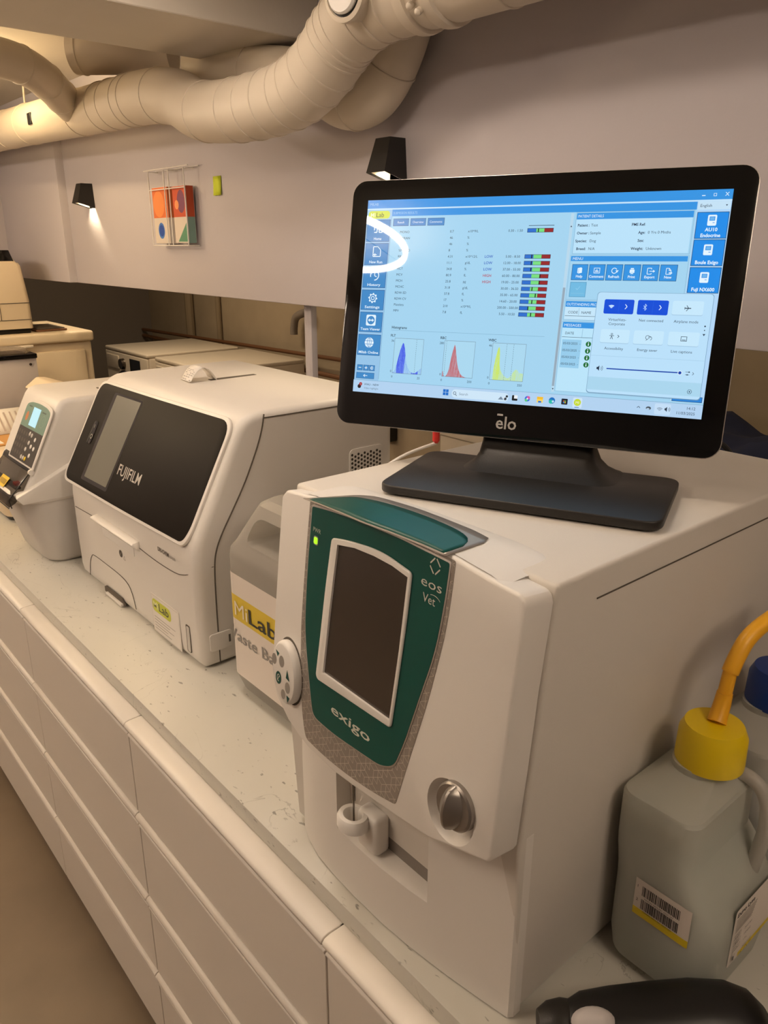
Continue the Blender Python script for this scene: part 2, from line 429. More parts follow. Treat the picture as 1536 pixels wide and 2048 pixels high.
# unseen tube-shaped lamps, added to brighten the laundry behind the panel
t = thing('fill_tube_lamp', 'added dim fill tube in the laundry space', 'lamp', (1.5, .3, 2.24))
put('tube', G().tube([(1.5, -.1, 2.24), (1.5, .7, 2.24)], .013, 10), M['paper'], t)
put('holder', G().box((1.48, -.15, 2.25), (1.52, .75, 2.275), .003), M['white'], t)
l = light('AREA', 'fill_tube_light', (0, 0, -.03), 4.5, (1, .78, .52), shape='RECTANGLE', size=.1, size_y=.8); l.parent = t
t = thing('fill_tube_lamp', 'added dim fill tube over the washing machines', 'lamp', (1.12, 3.3, 2.24))  # second added lamp, brightens the washing machines and laundry wall
put('tube', G().tube([(1.12, 2.9, 2.24), (1.12, 3.7, 2.24)], .013, 10), M['paper'], t)
put('holder', G().box((1.10, 2.85, 2.25), (1.14, 3.75, 2.275), .003), M['white'], t)
l = light('AREA', 'fill_tube_light', (0, 0, -.03), 11.0, (1, .78, .52), shape='RECTANGLE', size=.1, size_y=.8); l.parent = t

def wall_lamp(y, label):
    x = .80; zt = 1.908; zb = 1.832
    t = thing('wall_lamp', label, 'lamp', (x, y, 1.87), 'black wall lamps')
    # wedge shade: narrower at the top, slanted open bottom
    def sec(z, w, d, dz=0): return [Vector((x, y-w, z)), Vector((x, y+w, z)), Vector((x-d, y+w, z+dz)), Vector((x-d, y-w, z+dz))]
    g = G(); a = sec(zt, .024, .044); b = sec(zb-.012, .031, .066, .018)
    ai = sec(zt-.010, .020, .039); bi = sec(zb-.012, .0285, .063, .018)
    g.loft([a, b], cap=False); g.loft([ai, bi], cap=False)
    g.loft([b, bi], cap=False); g.loft([a, ai], cap=False); g._new(a, [(0, 1, 2, 3)]); g._new(ai, [(0, 1, 2, 3)])
    put('shade', g, M['lampblack'], t, 20)
    put('reflector', G().loft([sec(zt-.012, .019, .037), sec(zb-.009, .0275, .061, .018)], cap=False), M['bezel'], t, 20)
    put('lens', G().box((x-.034, y-.017, zt-.03), (x-.006, y+.017, zt-.026), .001), M['rose'], t)
    l = light('SPOT', 'wall_lamp_light', (-.022, 0, .004), 3.0, (1, .80, .52), spot_size=R(84), spot_blend=.3, shadow_soft_size=.012); l.parent = t
    l = light('SPOT', 'wall_lamp_beam', (-.020, 0, -.034), 1.5, (1, .80, .52), spot_size=R(98), spot_blend=.35, shadow_soft_size=.01); l.parent = t
    return t
wall_lamp(.800, 'black wedge wall lamp above the computer screen')
wall_lamp(2.60, 'black wedge wall lamp between the panel step and the glove boxes')

# ---------------------------------------------------------------- drawer cabinets
PROF = [(.012, 0), (-.012, 0), (-.0195, -.0020), (-.0235, -.0065), (-.0230, -.0120), (-.0185, -.0160), (-.0130, -.0180), (-.0110, -.0215), (-.0125, -.0245), (-.0190, -.0262), (-.0195, -.0285), (-.0180, -.0315), (-.0165, -.0345), (.006, -.0345), (.006, -.02), (.012, -.012)]
def cabinet(y0, label, first=None):
    if first is not None:
        c = copy_tree(first); c.location.y = y0; c['label'] = label; return c
    t = thing('drawer_cabinet', label, 'cabinet', (0, y0, 0), 'white drawer cabinets under the worktop')
    put('carcass', G().box((.0075, y0+.001, .082), (.58, y0+.599, .879)), M['gap'], t)
    put('plinth', G().box((.05, y0, 0), (.066, y0+.6, .08)), M['front'], t)
    for r in range(4):
        z = .88-.2*r
        d = put('drawer', G().prism([(-.0165, z-.034), (-.0165, z-.198), (.006, z-.198), (.006, z-.034)], (0, y0+.0018, 0), X3, Z3, Y3, .5964, .0008, 1), M['front'], t)
        put('grip', G().prism([(a, z+b) for a, b in PROF], (0, y0+.001, 0), X3, Z3, Y3, .598, .0012, 2, ang=60), M['front'], d, 50)
    return t
c0 = cabinet(0, 'white four-drawer cabinet below the jug and the blood analyzer')
cabinet(-.6, 'white four-drawer cabinet at the right edge of the photo', c0)
cabinet(.6, 'white four-drawer cabinet below the large black-fronted analyzer', c0)
cabinet(1.2, 'white four-drawer cabinet at the left edge, below the keypad analyzer', c0)
cabinet(1.8, 'white four-drawer cabinet at the far end of the row', c0)
wt = put('worktop', G().box((.0105, -1.2, .88), (.665, 2.95, .91), .0012, 2), M['quartz'])
tag(wt, 'pale quartz worktop with grey flecks, running under all the analyzers', 'worktop')

# ================================================================ the blood analyzer
ex = thing('blood_analyzer', 'white blood analyzer with dark green screen panel and silver knob', 'analyzer', (.3, -.035, .91))
hO, hU, hV, hN = Vector((.045, -.035, 1.40)), Vector((-.049938, -.998752, 0)), Vector((.109069, -.005453, .994019)), Vector((-.992778, .049639, .109206))
HP = [(-.2035, -.004), (-.193, .006), (-.16, .0095), (-.134, .0115), (-.10, .0137), (-.06, .0158), (-.015, .0172), (.026, .0175), (.07, .0170), (.105, .0152), (.137, .0120), (.160, .0099), (.190, .0088), (.1965, .0050), (.199, -.002),
      (.1988, -.0347), (.1985, -.0882), (.2, -.17), (.2005, -.250), (.1975, -.2575), (.118, -.284), (.062, -.2925), (.0, -.3005), (-.05, -.3055), (-.108, -.3045), (-.130, -.3), (-.158, -.291), (-.188, -.272), (-.199, -.252), (-.204, -.225), (-.2052, -.1429), (-.2045, -.05)]
head = put('front_housing', G().prism(HP, hO, hU, hV, -hN, .038, .0055, 4, ang=25), M['white'], ex)
# recess carved around the knob
cutg = G(); kx, ky = .1425, -.2365
cutg.lathe([(.036, .004), (.0325, -.001), (.027, -.012), (.0001, -.0125)], hO+hU*kx+hV*ky, hN, 40)
cut(head, cutg)
body_plan = [(.067, .158), (.052, .14), (.0425, .118), (.0345, .085), (.0305, .045), (.0285, 0), (.0285, -.05), (.0315, -.1), (.0375, -.15), (.0445, -.195), (.0515, -.2335), (.057, -.2368), (.068, -.2368), (.068, .166)]
lb = put('lower_housing', G().prism(body_plan, (0, 0, .9125), X3, Y3, Z3, .235, .0015, 2, ang=50), M['white'], ex)
cg = G(); cg.prism([(-.03, 1.16), (.0545, 1.16), (.0545, .9990), (-.03, .9860)], (0, -.125, 0), X3, Z3, Y3, .159)
cut(lb, cg, 16)
cab = put('cabinet', G().prism([(.0745, 1.4095), (.64, 1.4095), (.64, .919), (.058, .919), (.047, 1.135)], (0, -.2365, 0), X3, Z3, Y3, .4015, .0045, 4, ang=25), M['offwhite'], ex)
put('seam', G().box((.135, -.2378, 1.3785), (.63, -.2368, 1.3797)), M['seam'], ex)
for yy in (-.2, .13):
    put('foot', G().lathe([(.012, 0), (.012, .012)], (.56, yy, .9105)), M['black'], ex)
    put('foot', G().lathe([(.012, 0), (.012, .012)], (.13, yy, .9105)), M['black'], ex)
hp = plane(hO, hU, hV, hN, 0)
def on_head(P, z0, d, bev=0., seg=2, ang=30): return G().prism(P, hO+hN*z0, hU, hV, hN, d, bev, seg, ang)
pat_out = roundpoly([(-.1385, .0065), (-.100, .0100), (-.06, .0128), (.026, .0150), (.1105, .0125), (.1095, -.052), (.0955, -.138), (.0785, -.21), (.0635, -.278), (.030, -.2855), (-.018, -.2925), (-.0700, -.2955), (-.1140, -.2935), (-.1235, -.270), (-.1325, -.2312), (-.1405, -.1578), (-.1405, -.08)], [.003, .02, .02, .02, .003, .03, .03, .03, .004, .03, .03, .03, .008, .02, .02, .03, .03])
put('foil_panel', on_head(pat_out, -.0004, .0008), M['pattern'], ex)
# pale geometric lines on the foil
ink = Ink()
def inside(P, x, y):
    c = False; n = len(P)
    for i in range(n):
        x0, y0 = P[i]; x1, y1 = P[i-1]
        if (y0 > y) != (y1 > y) and x < (x1-x0)*(y-y0)/(y1-y0)+x0: c = not c
    return c
green_out = roundpoly([(-.1335, .0035), (-.100, .0072), (-.06, .0100), (.026, .0125), (.1060, .0105), (.1050, -.025), (.1000, -.084), (.0830, -.147), (.0700, -.199), (.0570, -.2370), (.035, -.2490), (-.0556, -.2580), (-.1020, -.2570), (-.1165, -.2092), (-.1320, -.155), (-.1350, -.08)], [.003, .02, .02, .02, .003, .02, .03, .03, .02, .010, .02, .03, .012, .03, .03, .03])
cell = .0088
for i in range(-24, 22):
    for j in range(-40, 6):
        cx = i*cell*.866; cy = j*cell+(cell/2 if i % 2 else 0)
        for a in (30, 90, 150):
            if (i-j+a//30) % 3 == 0: continue
            e_ = [(cx+math.cos(R(a))*cell*q, cy+math.sin(R(a))*cell*q) for q in (0, .2, .4, .6, .8, 1)]
            ok = [inside(pat_out, *q) and not inside(green_out, *q) for q in e_]
            for k in range(5):
                if ok[k] and ok[k+1]: ink.line([e_[k], e_[k+1]], .00060, (204, 196, 184)); ink.l = 0
ink.build('foil_pattern', lambda x, y, l: hp(x, y, .0006), M['prt'], ex)
put('green_panel_rim', on_head(green_out, 0, .0012, .0004), M['silver'], ex)
gi = [(x*.982-.0003, (y+.12)*.985-.12) for x, y in green_out]
gp = put('green_panel', on_head(gi, .0002, .0014), M['green'], ex)
bez_o = roundpoly([(-.0850, -.0225), (-.0556, -.0165), (-.015, -.0118), (.012, -.0112), (.0548, -.0172), (.0540, -.0685), (.0513, -.1195), (.0470, -.1940), (-.0925, -.2020), (-.0970, -.1970), (-.0940, -.1533), (-.0905, -.0882)], [.005, .02, .02, .02, .005, .02, .02, .005, .006, .006, .02, .02])
scr = [(-.0722, -.0268), (-.0400, -.0208), (-.0056, -.0188), (.0250, -.0195), (.0505, -.0232), (.0487, -.1037), (.0442, -.1858), (-.0818, -.1880), (-.0778, -.1048)]
bz = put('screen_bezel', on_head(bez_o, .0012, .0035, .0018, 3), M['bezel'], ex)
cut(bz, on_head(scr, .0018, .02))
put('screen', on_head([(x, y) for x, y in scr], .0006, .0014), M['screen_off'], ex)
ld = put('power_light', on_head(rrect(-.1225, -.0405, -.1155, -.0325, .002), .0014, .0012, .0004), M['led'], ex)
put('light_ring', on_head(rrect(-.1238, -.0418, -.1142, -.0312, .0026), .0012, .0008), M['silver'], ex)
ink = Ink()
W_ = (214, 208, 198)
hl = lambda x, y, l: hp(x, y, .0018+l)
ink.text('PWR', -.1180, -.0265, .0052, (204, 204, 190), 'c'); ink.build('power_lettering', hl, M['prt'], ex)
ink = Ink()
for a in range(4):
    cx, cy = .0853, -.0005; a0 = R(90*a); a1 = R(90*a+90); r_ = .0092
    p0 = (cx+r_*math.cos(a0)*.9, cy+r_*math.sin(a0)); p1 = (cx+r_*math.cos(a1)*.9, cy+r_*math.sin(a1))
    ink.line([(p0[0]*.86+p1[0]*.14, p0[1]*.86+p1[1]*.14), (p0[0]*.14+p1[0]*.86, p0[1]*.14+p1[1]*.86)], .0015, W_)
ink.build('diamond_emblem', hl, M['prt'], ex)
ink = Ink(); ink.text('eos', .0828, -.0245, .0100, W_, 'c', 0, wid=.0300); ink.build('eos_lettering', hl, M['prt'], ex)
ink = Ink(); ink.text('Vet', .0815, -.0400, .0090, W_, 'c', 0, wid=.0185); ink.ringo(.0880, -.0440, .0150, .0006, W_, 14, 50, 110); ink.build('vet_lettering', hl, M['prt'], ex)
ink = Ink(); ink.text('exigo', -.0255, -.2310, .0115, (206, 204, 190), 'c', .012, wid=.0760); ink.build('exigo_lettering', hl, M['prt'], ex)
# the green cap piece that folds over the top
tp_out = roundpoly([(.0400, .100), (.050, .092), (.090, .066), (.102, .046), (.1065, -.014), (.1040, -.074), (.1020, -.118), (.0990, -.136), (.052, -.1400), (.035, -.14), (.0300, -.02)], [0, 0, .01, .02, .03, .03, .02, .003, 0, 0, 0])
tp_in = roundpoly([(.0415, .092), (.049, .088), (.085, .058), (.092, .016), (.0935, -.048), (.0900, -.098), (.082, -.124), (.052, -.1365), (.038, -.136), (.033, -.02)], [0, 0, .01, .03, .03, .03, .01, 0, 0, 0])
def arch(x, y):
    u = -(y+.035); P = HP[1:18]; v = 0
    for (a, b), (c, d) in zip(P, P[1:]):
        if a <= u <= c: v = b+(d-b)*(u-a)/(c-a)
    f_ = 1 if x < .100 else max(0, 1-(x-.100)/.034)
    return 1.4095+max(0, 1.40+v*.994-1.4095)*f_*f_*(3-2*f_)
def fair(t_, y):
    x0 = .045+(y+.035)*.05+.0070; x = x0+(.138-x0)*t_; z_ = arch(x, y)
    return Vector((x, y, z_+.0003-.0022*max(0, 1-(z_-1.4095)/.0007)))
g = G(); g.grid([[fair(i/16, .126-.329*j/40) for j in range(41)] for i in range(17)])
put('top_fairing', g, M['white'], ex, 60)
def plate(poly, lift, th):
    P = []
    for (a, b), (c, d) in zip(poly, poly[1:]+poly[:1]):
        n = max(1, int(math.hypot(c-a, d-b)/.006))
        P += [(a+(c-a)*k/n, b+(d-b)*k/n) for k in range(n)]
    # strips across x so that the plate follows the arch
    ys = [(.0995-.0055*k) for k in range(46)]; g = G(); rows = []
    for y in ys:
        xs = []
        for (a, b), (c, d) in zip(poly, poly[1:]+poly[:1]):
            if (b-y)*(d-y) < 0: xs.append(a+(c-a)*(y-b)/(d-b))
        if len(xs) >= 2:
            x0, x1 = min(xs), max(xs); rows.append([Vector((x0+(x1-x0)*k/6, y, arch(x0+(x1-x0)*k/6, y)+lift)) for k in range(7)])
    g.grid(rows); return g
def solid(o, th): m_ = o.modifiers.new('s', 'SOLIDIFY'); m_.thickness = th; return o
ca = solid(put('top_foil', plate(tp_out, .0009, 0), M['pattern'], ex, 60), .0006)
cb = solid(put('top_green_panel', plate(tp_in, .0014, 0), M['green'], ex, 60), .0006)
ink = Ink()
for i in range(-8, 8):
    for j in range(-20, 16):
        cx = .1+i*cell*1.5*.8; cy = j*cell*.8
        for a in (0, 60, 120):
            if (i*3+j*5+a//20) % 3 == 0: continue
            e2, f2 = cx+math.cos(R(a))*cell*.9, cy+math.sin(R(a))*cell*.9
            if all(inside(tp_out, *q) and not inside(tp_in, *q) for q in ((cx, cy), (e2, f2))): ink.line([(cx, cy), (e2, f2)], .0007, (206, 194, 176)); ink.l = 0
ink.build('top_pattern', lambda x, y, l: Vector((x, y, arch(x, y)+.0012)), M['prt'], ex)
ink = Ink()
for cx, cy in ((.075, -.098), (.083, -.106), (.067, -.106), (.075, -.114)):
    ink.frame(cx-.0042, cy-.0042, cx+.0042, cy+.0042, (70, 108, 98), .0006)
ink.build('top_emblem', lambda x, y, l: Vector((x, y, arch(x, y)+.0018)), M['prt'], cb)
ink = Ink(); ink.text('eos', 0, 0, .0085, (150, 160, 150), 'c', 0, wid=.036)  # reflection of the eos mark, painted as colour on the green top
ink.build('top_eos_reflection', lambda x, y, l: Vector((.071-y, -.022+x, arch(.071-y, -.022+x)+.0019)), M['prt'], ex)
# knob
kO = hO+hU*kx+hV*ky
kg = G(); kc = kO+hU*.0085+hV*.0125
kg.lathe([(.0001, -.012), (.0240, -.012), (.0250, -.002), (.0245, .0045), (.0225, .0065), (.0001, .0068)], kc, hN, 40)
kb = put('knob', kg, M['knob'], ex)
rid = []
for k in range(15):
    s_ = -1+2*k/14; y_ = s_*.0238; wd = .0010+.0085*(1-abs(s_)**2)**.7; h_ = .0066+.0135*(1-s_*s_)**.45
    c_ = kc+hV*y_
    rid.append([c_+hU*wd*1.5+hN*.0060, c_+hU*wd*1.05+hN*(.006+(h_-.006)*.55), c_+hU*.0014+hN*h_, c_-hU*.0014+hN*h_, c_-hU*wd*1.05+hN*(.006+(h_-.006)*.55), c_-hU*wd*1.5+hN*.0060])
put('knob_ridge', G().loft(rid), M['knob'], kb, 30)
# round key disc on the left cheek
dc = (-.1575, -.2215)
def disc_ring(k1, z): return [hO+hU*(dc[0]+.0270*k1*math.cos(a)+.010*k1*math.sin(a)*-.55)+hV*(dc[1]+.0400*k1*math.sin(a))+hN*z for a in (2*PI*i/40 for i in range(40))]
put('key_disc_well', G().loft([disc_ring(1.08, -.001), disc_ring(1.08, .0006)]), M['seam'], ex)
kd = put('key_disc', G().loft([disc_ring(1.0, 0), disc_ring(1.02, .005), disc_ring(1.0, .009), disc_ring(.95, .0112), disc_ring(.9, .0118)]), M['white'], ex)
ink = Ink(); GR = (16, 74, 66)
for x, y, r in ((-.1795, -.2110, .0058), (-.1618, -.2075, .0062), (-.1445, -.2362, .0060), (-.1535, -.2490, .0052)):
    ink.disc(x, y, r*1.0, (150, 144, 136), 20, r*1.25)
ink.disc(-.1668, -.2317, .0068, GR, 20, .0085); ink.ringo(-.1668, -.2317, .0035, .001, (225, 220, 210), 14, 20, 300, ry=.005); ink.line([(-.169, -.236), (-.1645, -.228)], .001, (225, 220, 210))
for P in ([(-.1765, -.1965), (-.1680, -.1985), (-.1715, -.2045)], [(-.1475, -.2125), (-.1405, -.2260), (-.1495, -.2245)], [(-.1455, -.2465), (-.1380, -.2475), (-.1425, -.2560)]): ink.poly(P, GR)
ink.build('key_print', lambda x, y, l: hp(x, y, .0119+l*.5), M['prt'], kd)
# sample tube adapter and needle
ad = put('tube_adapter', G().box((.030, -.042, .9985), (.0535, -.004, 1.052), .007, 4), M['bezel'], ex)
put('recess_plate', G().box((.0530, -.1245, .9995), (.0540, .0335, 1.125)), M['recess'], ex)
def ringz(rr, z, cx=.0215, cy=-.010): return [Vector((cx+rr*math.cos(2*PI*k/28), cy+rr*math.sin(2*PI*k/28)*1.15, z)) for k in range(28)]
put('adapter_ring', G().loft([ringz(.0105, 1.030), ringz(.0185, 1.034), ringz(.0185, 1.046), ringz(.0165, 1.050), ringz(.0115, 1.050), ringz(.0100, 1.046), ringz(.0105, 1.030)], cap=False), M['bezel'], ad)
put('needle', G().tube([(.0225, -.010, 1.036), (.0225, -.010, 1.12)], .0012, 8), M['steel'], ex)
put('needle_guide', G().tube([(.026, -.006, 1.064), (.026, -.006, 1.12)], .0018, 8), M['black'], ex)

# ================================================================ the monitor
mc = Vector((.32431, .03009, 1.62336)); mU = Vector((.4066872, -.9135407, .006996)); mB = Vector((.8940554, .3964152, -.2086142)); mV = Vector((.1878042, .0910955, .977973))
mN = -mB
mon = thing('computer_monitor', 'black touchscreen monitor showing blood results, standing on the blood analyzer', 'monitor', (.270, -.045, 1.41))
def mp(x, y, d=0): return mc+mU*x+mV*y+mN*d
mo = rrect(-.2455, -.1685, .2465, .1505, .019, 7)
put('rear_shell', G().prism(mo, mc-mN*.004, mU, mV, -mN, .030, .010, 4, ang=60, taper=.985), M['black'], mon)
put('edge_band', G().prism(mo, mc-mN*.0042, mU, mV, mN, .0030, .0008, 2, ang=60), M['silver'], mon)
put('glass', G().prism(rrect(-.2447, -.1677, .2457, .1497, .0185, 7), mc-mN*.0015, mU, mV, mN, .0014, .0004, 2, ang=60), M['gloss'], mon)
ink = Ink()
ink.text('elo', -.0035, -.1560, .0155, (176, 172, 168), 'c', .012, wid=.0265); ink.rect(-.0160, -.1400, -.0085, -.1376, (176, 172, 168))
ink.build('brand_lettering', lambda x, y, l: mp(x, y, .0001+l), M['prt'], mon)
# base plate in the monitor's heading
bu = Vector((.4054, -.9141, 0)).normalized(); bv = Vector((.9141, .4054, 0)).normalized()
p1 = Vector((.121, .065, 0)); p2 = Vector((.253, -.228, 0)); p3 = Vector((.416, -.156, 0)); p4 = Vector((.282, .140, 0))
bc = (p1+p2+p3+p4)/4
bp_ = [((p-bc).dot(bu), (p-bc).dot(bv)) for p in (p1, p2, p3, p4)]
put('base_plate', G().prism(roundpoly(bp_, .022, 6), bc+Z3*1.4120, bu, bv, Z3, .0105, .0022, 3, ang=60), M['satin'], mon)
put('base_pad', G().prism(roundpoly([(x*.95, y*.93) for x, y in bp_], .02, 6), bc+Z3*1.4100, bu, bv, Z3, .0022), M['black'], mon)
# flared neck
rings = []
prof = [(1.4220, .097, .046, .056, 0), (1.4240, .091, .041, .057, 0), (1.4290, .082, .033, .062, -.004), (1.4370, .075, .026, .070, -.008), (1.4500, .071, .021, .080, -.012), (1.4800, .070, .018, .092, -.015), (1.52, .069, .016, .104, -.015), (1.60, .066, .014, .124, -.015)]
for z, a, b, s_, q_ in prof:
    rings.append([bc+bu*(x+q_)+bv*(y+s_)+Z3*z for x, y in rrect(-a, -b, a, b, min(a, b)*.55, 4)])
put('neck', G().loft(rings), M['satin'], mon, 40)
put('hinge_block', G().prism(rrect(-.065, -.06, .065, .06, .012), mc-mN*.034, mU, mV, -mN, .03, .004, 2), M['black'], mon)

# ---- the display: 1000 x 562 units over the lit area
S = Ink()
BL = (52, 148, 226); BLD = (44, 126, 200); PG = (164, 212, 240); PN = (176, 222, 248); LN = (120, 165, 195); TX = (40, 58, 78); DK = (24, 44, 74); WH = (228, 244, 255)
def T(t, x, y, h, c, al='l', b=0., wid=None): S.text(t, x, y+h/2, h, c, al, b, -1, wid)
S.rect(0, 0, 1000, 562, PG)
S.rect(0, 0, 1000, 24, BL); S.rect(0, 24, 1000, 28, (196, 228, 250)); S.rect(0, 28, 82, 527, (150, 196, 232)); S.rect(82, 28, 921, 47, BL); S.rect(921, 28, 1000, 520, (178, 214, 246))
T('MILAB', 8, 12, 7, (150, 200, 240)); T('SUBMISSION RESULTS', 86, 38, 6.5, (150, 205, 245), wid=76)
S.rect(929, 13, 937, 15, WH); S.frame(956, 9, 963, 16, WH, 1); S.line([(983, 7), (991, 16)], 1.3, WH); S.line([(991, 7), (983, 16)], 1.3, WH)
S.poly(rrect(5, 31, 75, 53, 9), (206, 220, 70)); T('Mi', 12, 42, 12, (240, 246, 200), b=.01); T('Lab', 31, 42, 13, (60, 66, 60), b=.0)
# side buttons
for i, (y0, y1, s_) in enumerate(((56, 119, 'Home'), (123, 186, 'New Run'), (192, 252, 'History'), (258, 317, 'Settings'), (323, 382, 'Team Viewer'), (389, 451, 'Milab Online'))):
    S.rect(3, y0, 79, y1, (34, 84, 140)); S.rect(4.2, y0+1.2, 77.8, y1-1.2, (64, 138, 200)); T(s_, 41, y1-9, 7.5, WH, 'c', .015, wid=min(66, len(s_)*6.2))
    cy = y0+24
    if i == 0: S.line([(28, cy+6), (28, cy-4), (41, cy-14), (54, cy-4), (54, cy+12), (44, cy+12), (44, cy+2), (37, cy+2), (37, cy+12), (28, cy+12)], 3, WH)
    if i == 1:
        S.line([(30, cy+14), (30, cy-14), (44, cy-14), (54, cy-5), (54, cy+14), (30, cy+14)], 2.4, WH); S.line([(36, cy+5), (36, cy+15)], 2.4, WH); S.line([(30, cy+9), (42, cy+9)], 2.4, WH)
    if i == 2: S.ringo(41, cy, 15, 3, WH, 24, -200, 90); S.line([(41, cy-8), (41, cy+1), (48, cy+4)], 2.4, WH)
    if i == 3:
        P = []
        for k in range(32): r_ = 15 if (k % 4) < 2 else 11.5; P.append((41+r_*math.cos(2*PI*k/32), cy+r_*math.sin(2*PI*k/32)))
        S.poly(P, WH); S.disc(41, cy, 9.5, (64, 138, 200)); S.ringo(41, cy, 6, 2.2, WH)
    if i == 4:
        S.poly(rrect(25, cy-16, 57, cy+16, 4), WH); S.disc(41, cy, 12.5, (64, 138, 200)); S.line([(33, cy), (49, cy)], 3, WH); S.poly([(31, cy), (37, cy-5), (37, cy+5)], WH); S.poly([(51, cy), (45, cy-5), (45, cy+5)], WH)
    if i == 5:
        S.disc(41, cy, 15, WH); S.ringo(41, cy, 7.5, 1.5, (64, 138, 200), ry=14.5); S.rect(26, cy-5.5, 56, cy-4, (64, 138, 200)); S.rect(26, cy+4, 56, cy+5.5, (64, 138, 200)); S.rect(40.3, cy-14, 41.7, cy+14, (64, 138, 200))
for x in (7, 28, 48):
    S.rect(x, 480, x+19, 497, (34, 84, 140)); S.rect(x+1, 481, x+18, 496, (64, 138, 200)); S.rect(x+5, 487.5, x+14, 489.5, WH)
    if x == 28: S.rect(x+8.5, 484, x+10.5, 493, WH)
    if x == 48: S.ringo(x+9.5, 488.5, 5, 1.4, WH, 16, 40, 320)
S.rect(6, 503, 67, 521, (34, 84, 140)); S.rect(7, 504, 66, 520, (64, 138, 200)); S.line([(30, 512), (44, 512)], 1.6, WH); S.line([(36, 508), (31, 512), (36, 516)], 1.6, WH)
# results panel
S.rect(82, 47, 622, 520, PG); S.rect(82, 47, 83, 520, LN)
for x0, x1, s_ in ((88, 138, 'Result'), (143, 192, 'Overview'), (197, 249, 'Comments')):
    S.rect(x0, 54, x1, 75, (30, 76, 130)); S.rect(x0+1, 55, x1-1, 74, (66, 138, 204)); T(s_, (x0+x1)/2, 64.5, 6, WH, 'c')
rows = [('MONO', '0.7', 'x10^9/L', '', '0.30 - 1.50', .34, .42), ('%GRAN', '46', '%', '', '', 0, 0), ('%LYM', '46', '%', '', '', 0, 0), ('%MONO', '8', '%', '', '', 0, 0),
        ('RBC', '4.31', 'x10^12/L', 'LOW', '5.00 - 8.50', .34, .27), ('HGB', '11.1', 'g/dL', 'LOW', '12.00 - 18.00', .34, .28), ('HCT', '34.8', '%', 'LOW', '37.00 - 55.00', .34, .29), ('MCV', '80.9', 'fL', 'HIGH', '60.00 - 80.00', .34, .68),
        ('MCH', '25.8', 'pg', 'HIGH', '19.00 - 25.00', .34, .68), ('MCHC', '31.8', 'g/dL', '', '30.00 - 36.50', .34, .42), ('RDW-SD', '57.8', 'fL', '', '35.00 - 65.00', .34, .58), ('RDW-CV', '17', '%', '', '14.60 - 20.00', .34, .47),
        ('Platelets', '210', 'x10^9/L', '', '200.00 - 500.00', .34, .34), ('MPV', '7.8', 'fL', '', '5.50 - 10.50', .34, .48)]
for i, (a, b, c_, f, rg, q, mk) in enumerate(rows):
    y = 92+i*17.25
    T(a, 113, y, 6.6, TX); T(b, 269 if len(b) > 2 else 270, y, 6.6, TX); T(c_, 323, y, 6.6, TX)
    if f: T(f, 380, y, 7.2, (40, 84, 190) if f == 'LOW' else (180, 40, 60), b=.01)
    if rg:
        T(rg, 461, y, 6.6, TX, 'c'); x0 = 495
        S.rect(x0-1, y-5.6, x0+71, y+5.6, DK); S.rect(x0, y-4.6, x0+24, y+4.6, (44, 112, 206)); S.rect(x0+24, y-4.6, x0+46, y+4.6, (120, 222, 130)); S.rect(x0+46, y-4.6, x0+70, y+4.6, (150, 40, 44)); S.rect(x0+70*mk-1.2, y-4.6, x0+70*mk+1.6, y+4.6, (14, 20, 24))
S.rect(497, 79, 567, 80.4, DK)
T('Histograms', 113, 365, 7.4, (40, 56, 72), b=.015); S.rect(111, 373, 574, 373.8, LN)
def histo(x0, x1, nm, mx, mn, xm, col, P, dash):
    T(nm, x0-14, 389, 7, (40, 56, 72), b=.015); T(mx, x0-2, 404, 6.4, TX, 'r'); T('0', x0-3, 493, 6.4, TX, 'r'); T('0', x0, 509, 6.4, TX, 'c'); T(xm, x1-8, 509, 6.4, TX, 'c')
    S.rect(x0, 396, x1, 499, (170, 216, 240)); 
    q = spline([(a, b) for a, b in P], 5); bs = 499
    for (xa, ya), (xb, yb) in zip([tuple(p) for p in q], [tuple(p) for p in q[1:]]): S.l -= 1; S.add([(xa, bs), (xa, min(bs, ya)), (xb, min(bs, yb)), (xb, bs)], [(0, 1, 2, 3)], col)
    S.l += 1
    for d in dash:
        for k in range(17): S.rect(d, 398+k*6, d+.9, 401.5+k*6, (90, 120, 140)); S.l -= 1
        S.l += 1
    S.frame(x0, 396, x1, 499, (110, 130, 146), .9)
histo(126, 220, 'PLT', '36', '0', '25', (22, 30, 226), [(127, 497), (134, 490), (139, 470), (146, 434), (152, 414), (156, 410), (161, 424), (167, 455), (175, 480), (187, 493), (199, 495), (208, 489), (214, 484), (219, 480)], (197,))
histo(285, 379, 'RBC', '280', '0', '200', (196, 52, 40), [(285, 498), (287, 483), (291, 497), (297, 497.5), (304, 482), (310, 440), (315, 414), (318, 408), (322, 424), (330, 462), (340, 486), (352, 496), (366, 498.5), (378, 499)], (291,))
histo(430, 527, 'WBC', '46', '0', '350', (208, 232, 20), [(437, 496), (441, 450), (446, 416), (450, 408), (453, 420), (457, 462), (466, 480), (476, 489), (484, 492), (491, 484), (500, 470), (507, 467), (514, 475), (526, 477)], (471, 491))
S.rect(609, 50, 617, 520, (184, 216, 236)); S.rect(609.5, 242, 616, 504, (150, 170, 186)); S.poly([(610.5, 85), (615.5, 85), (613, 81)], TX); S.poly([(610.5, 510), (615.5, 510), (613, 514)], TX)
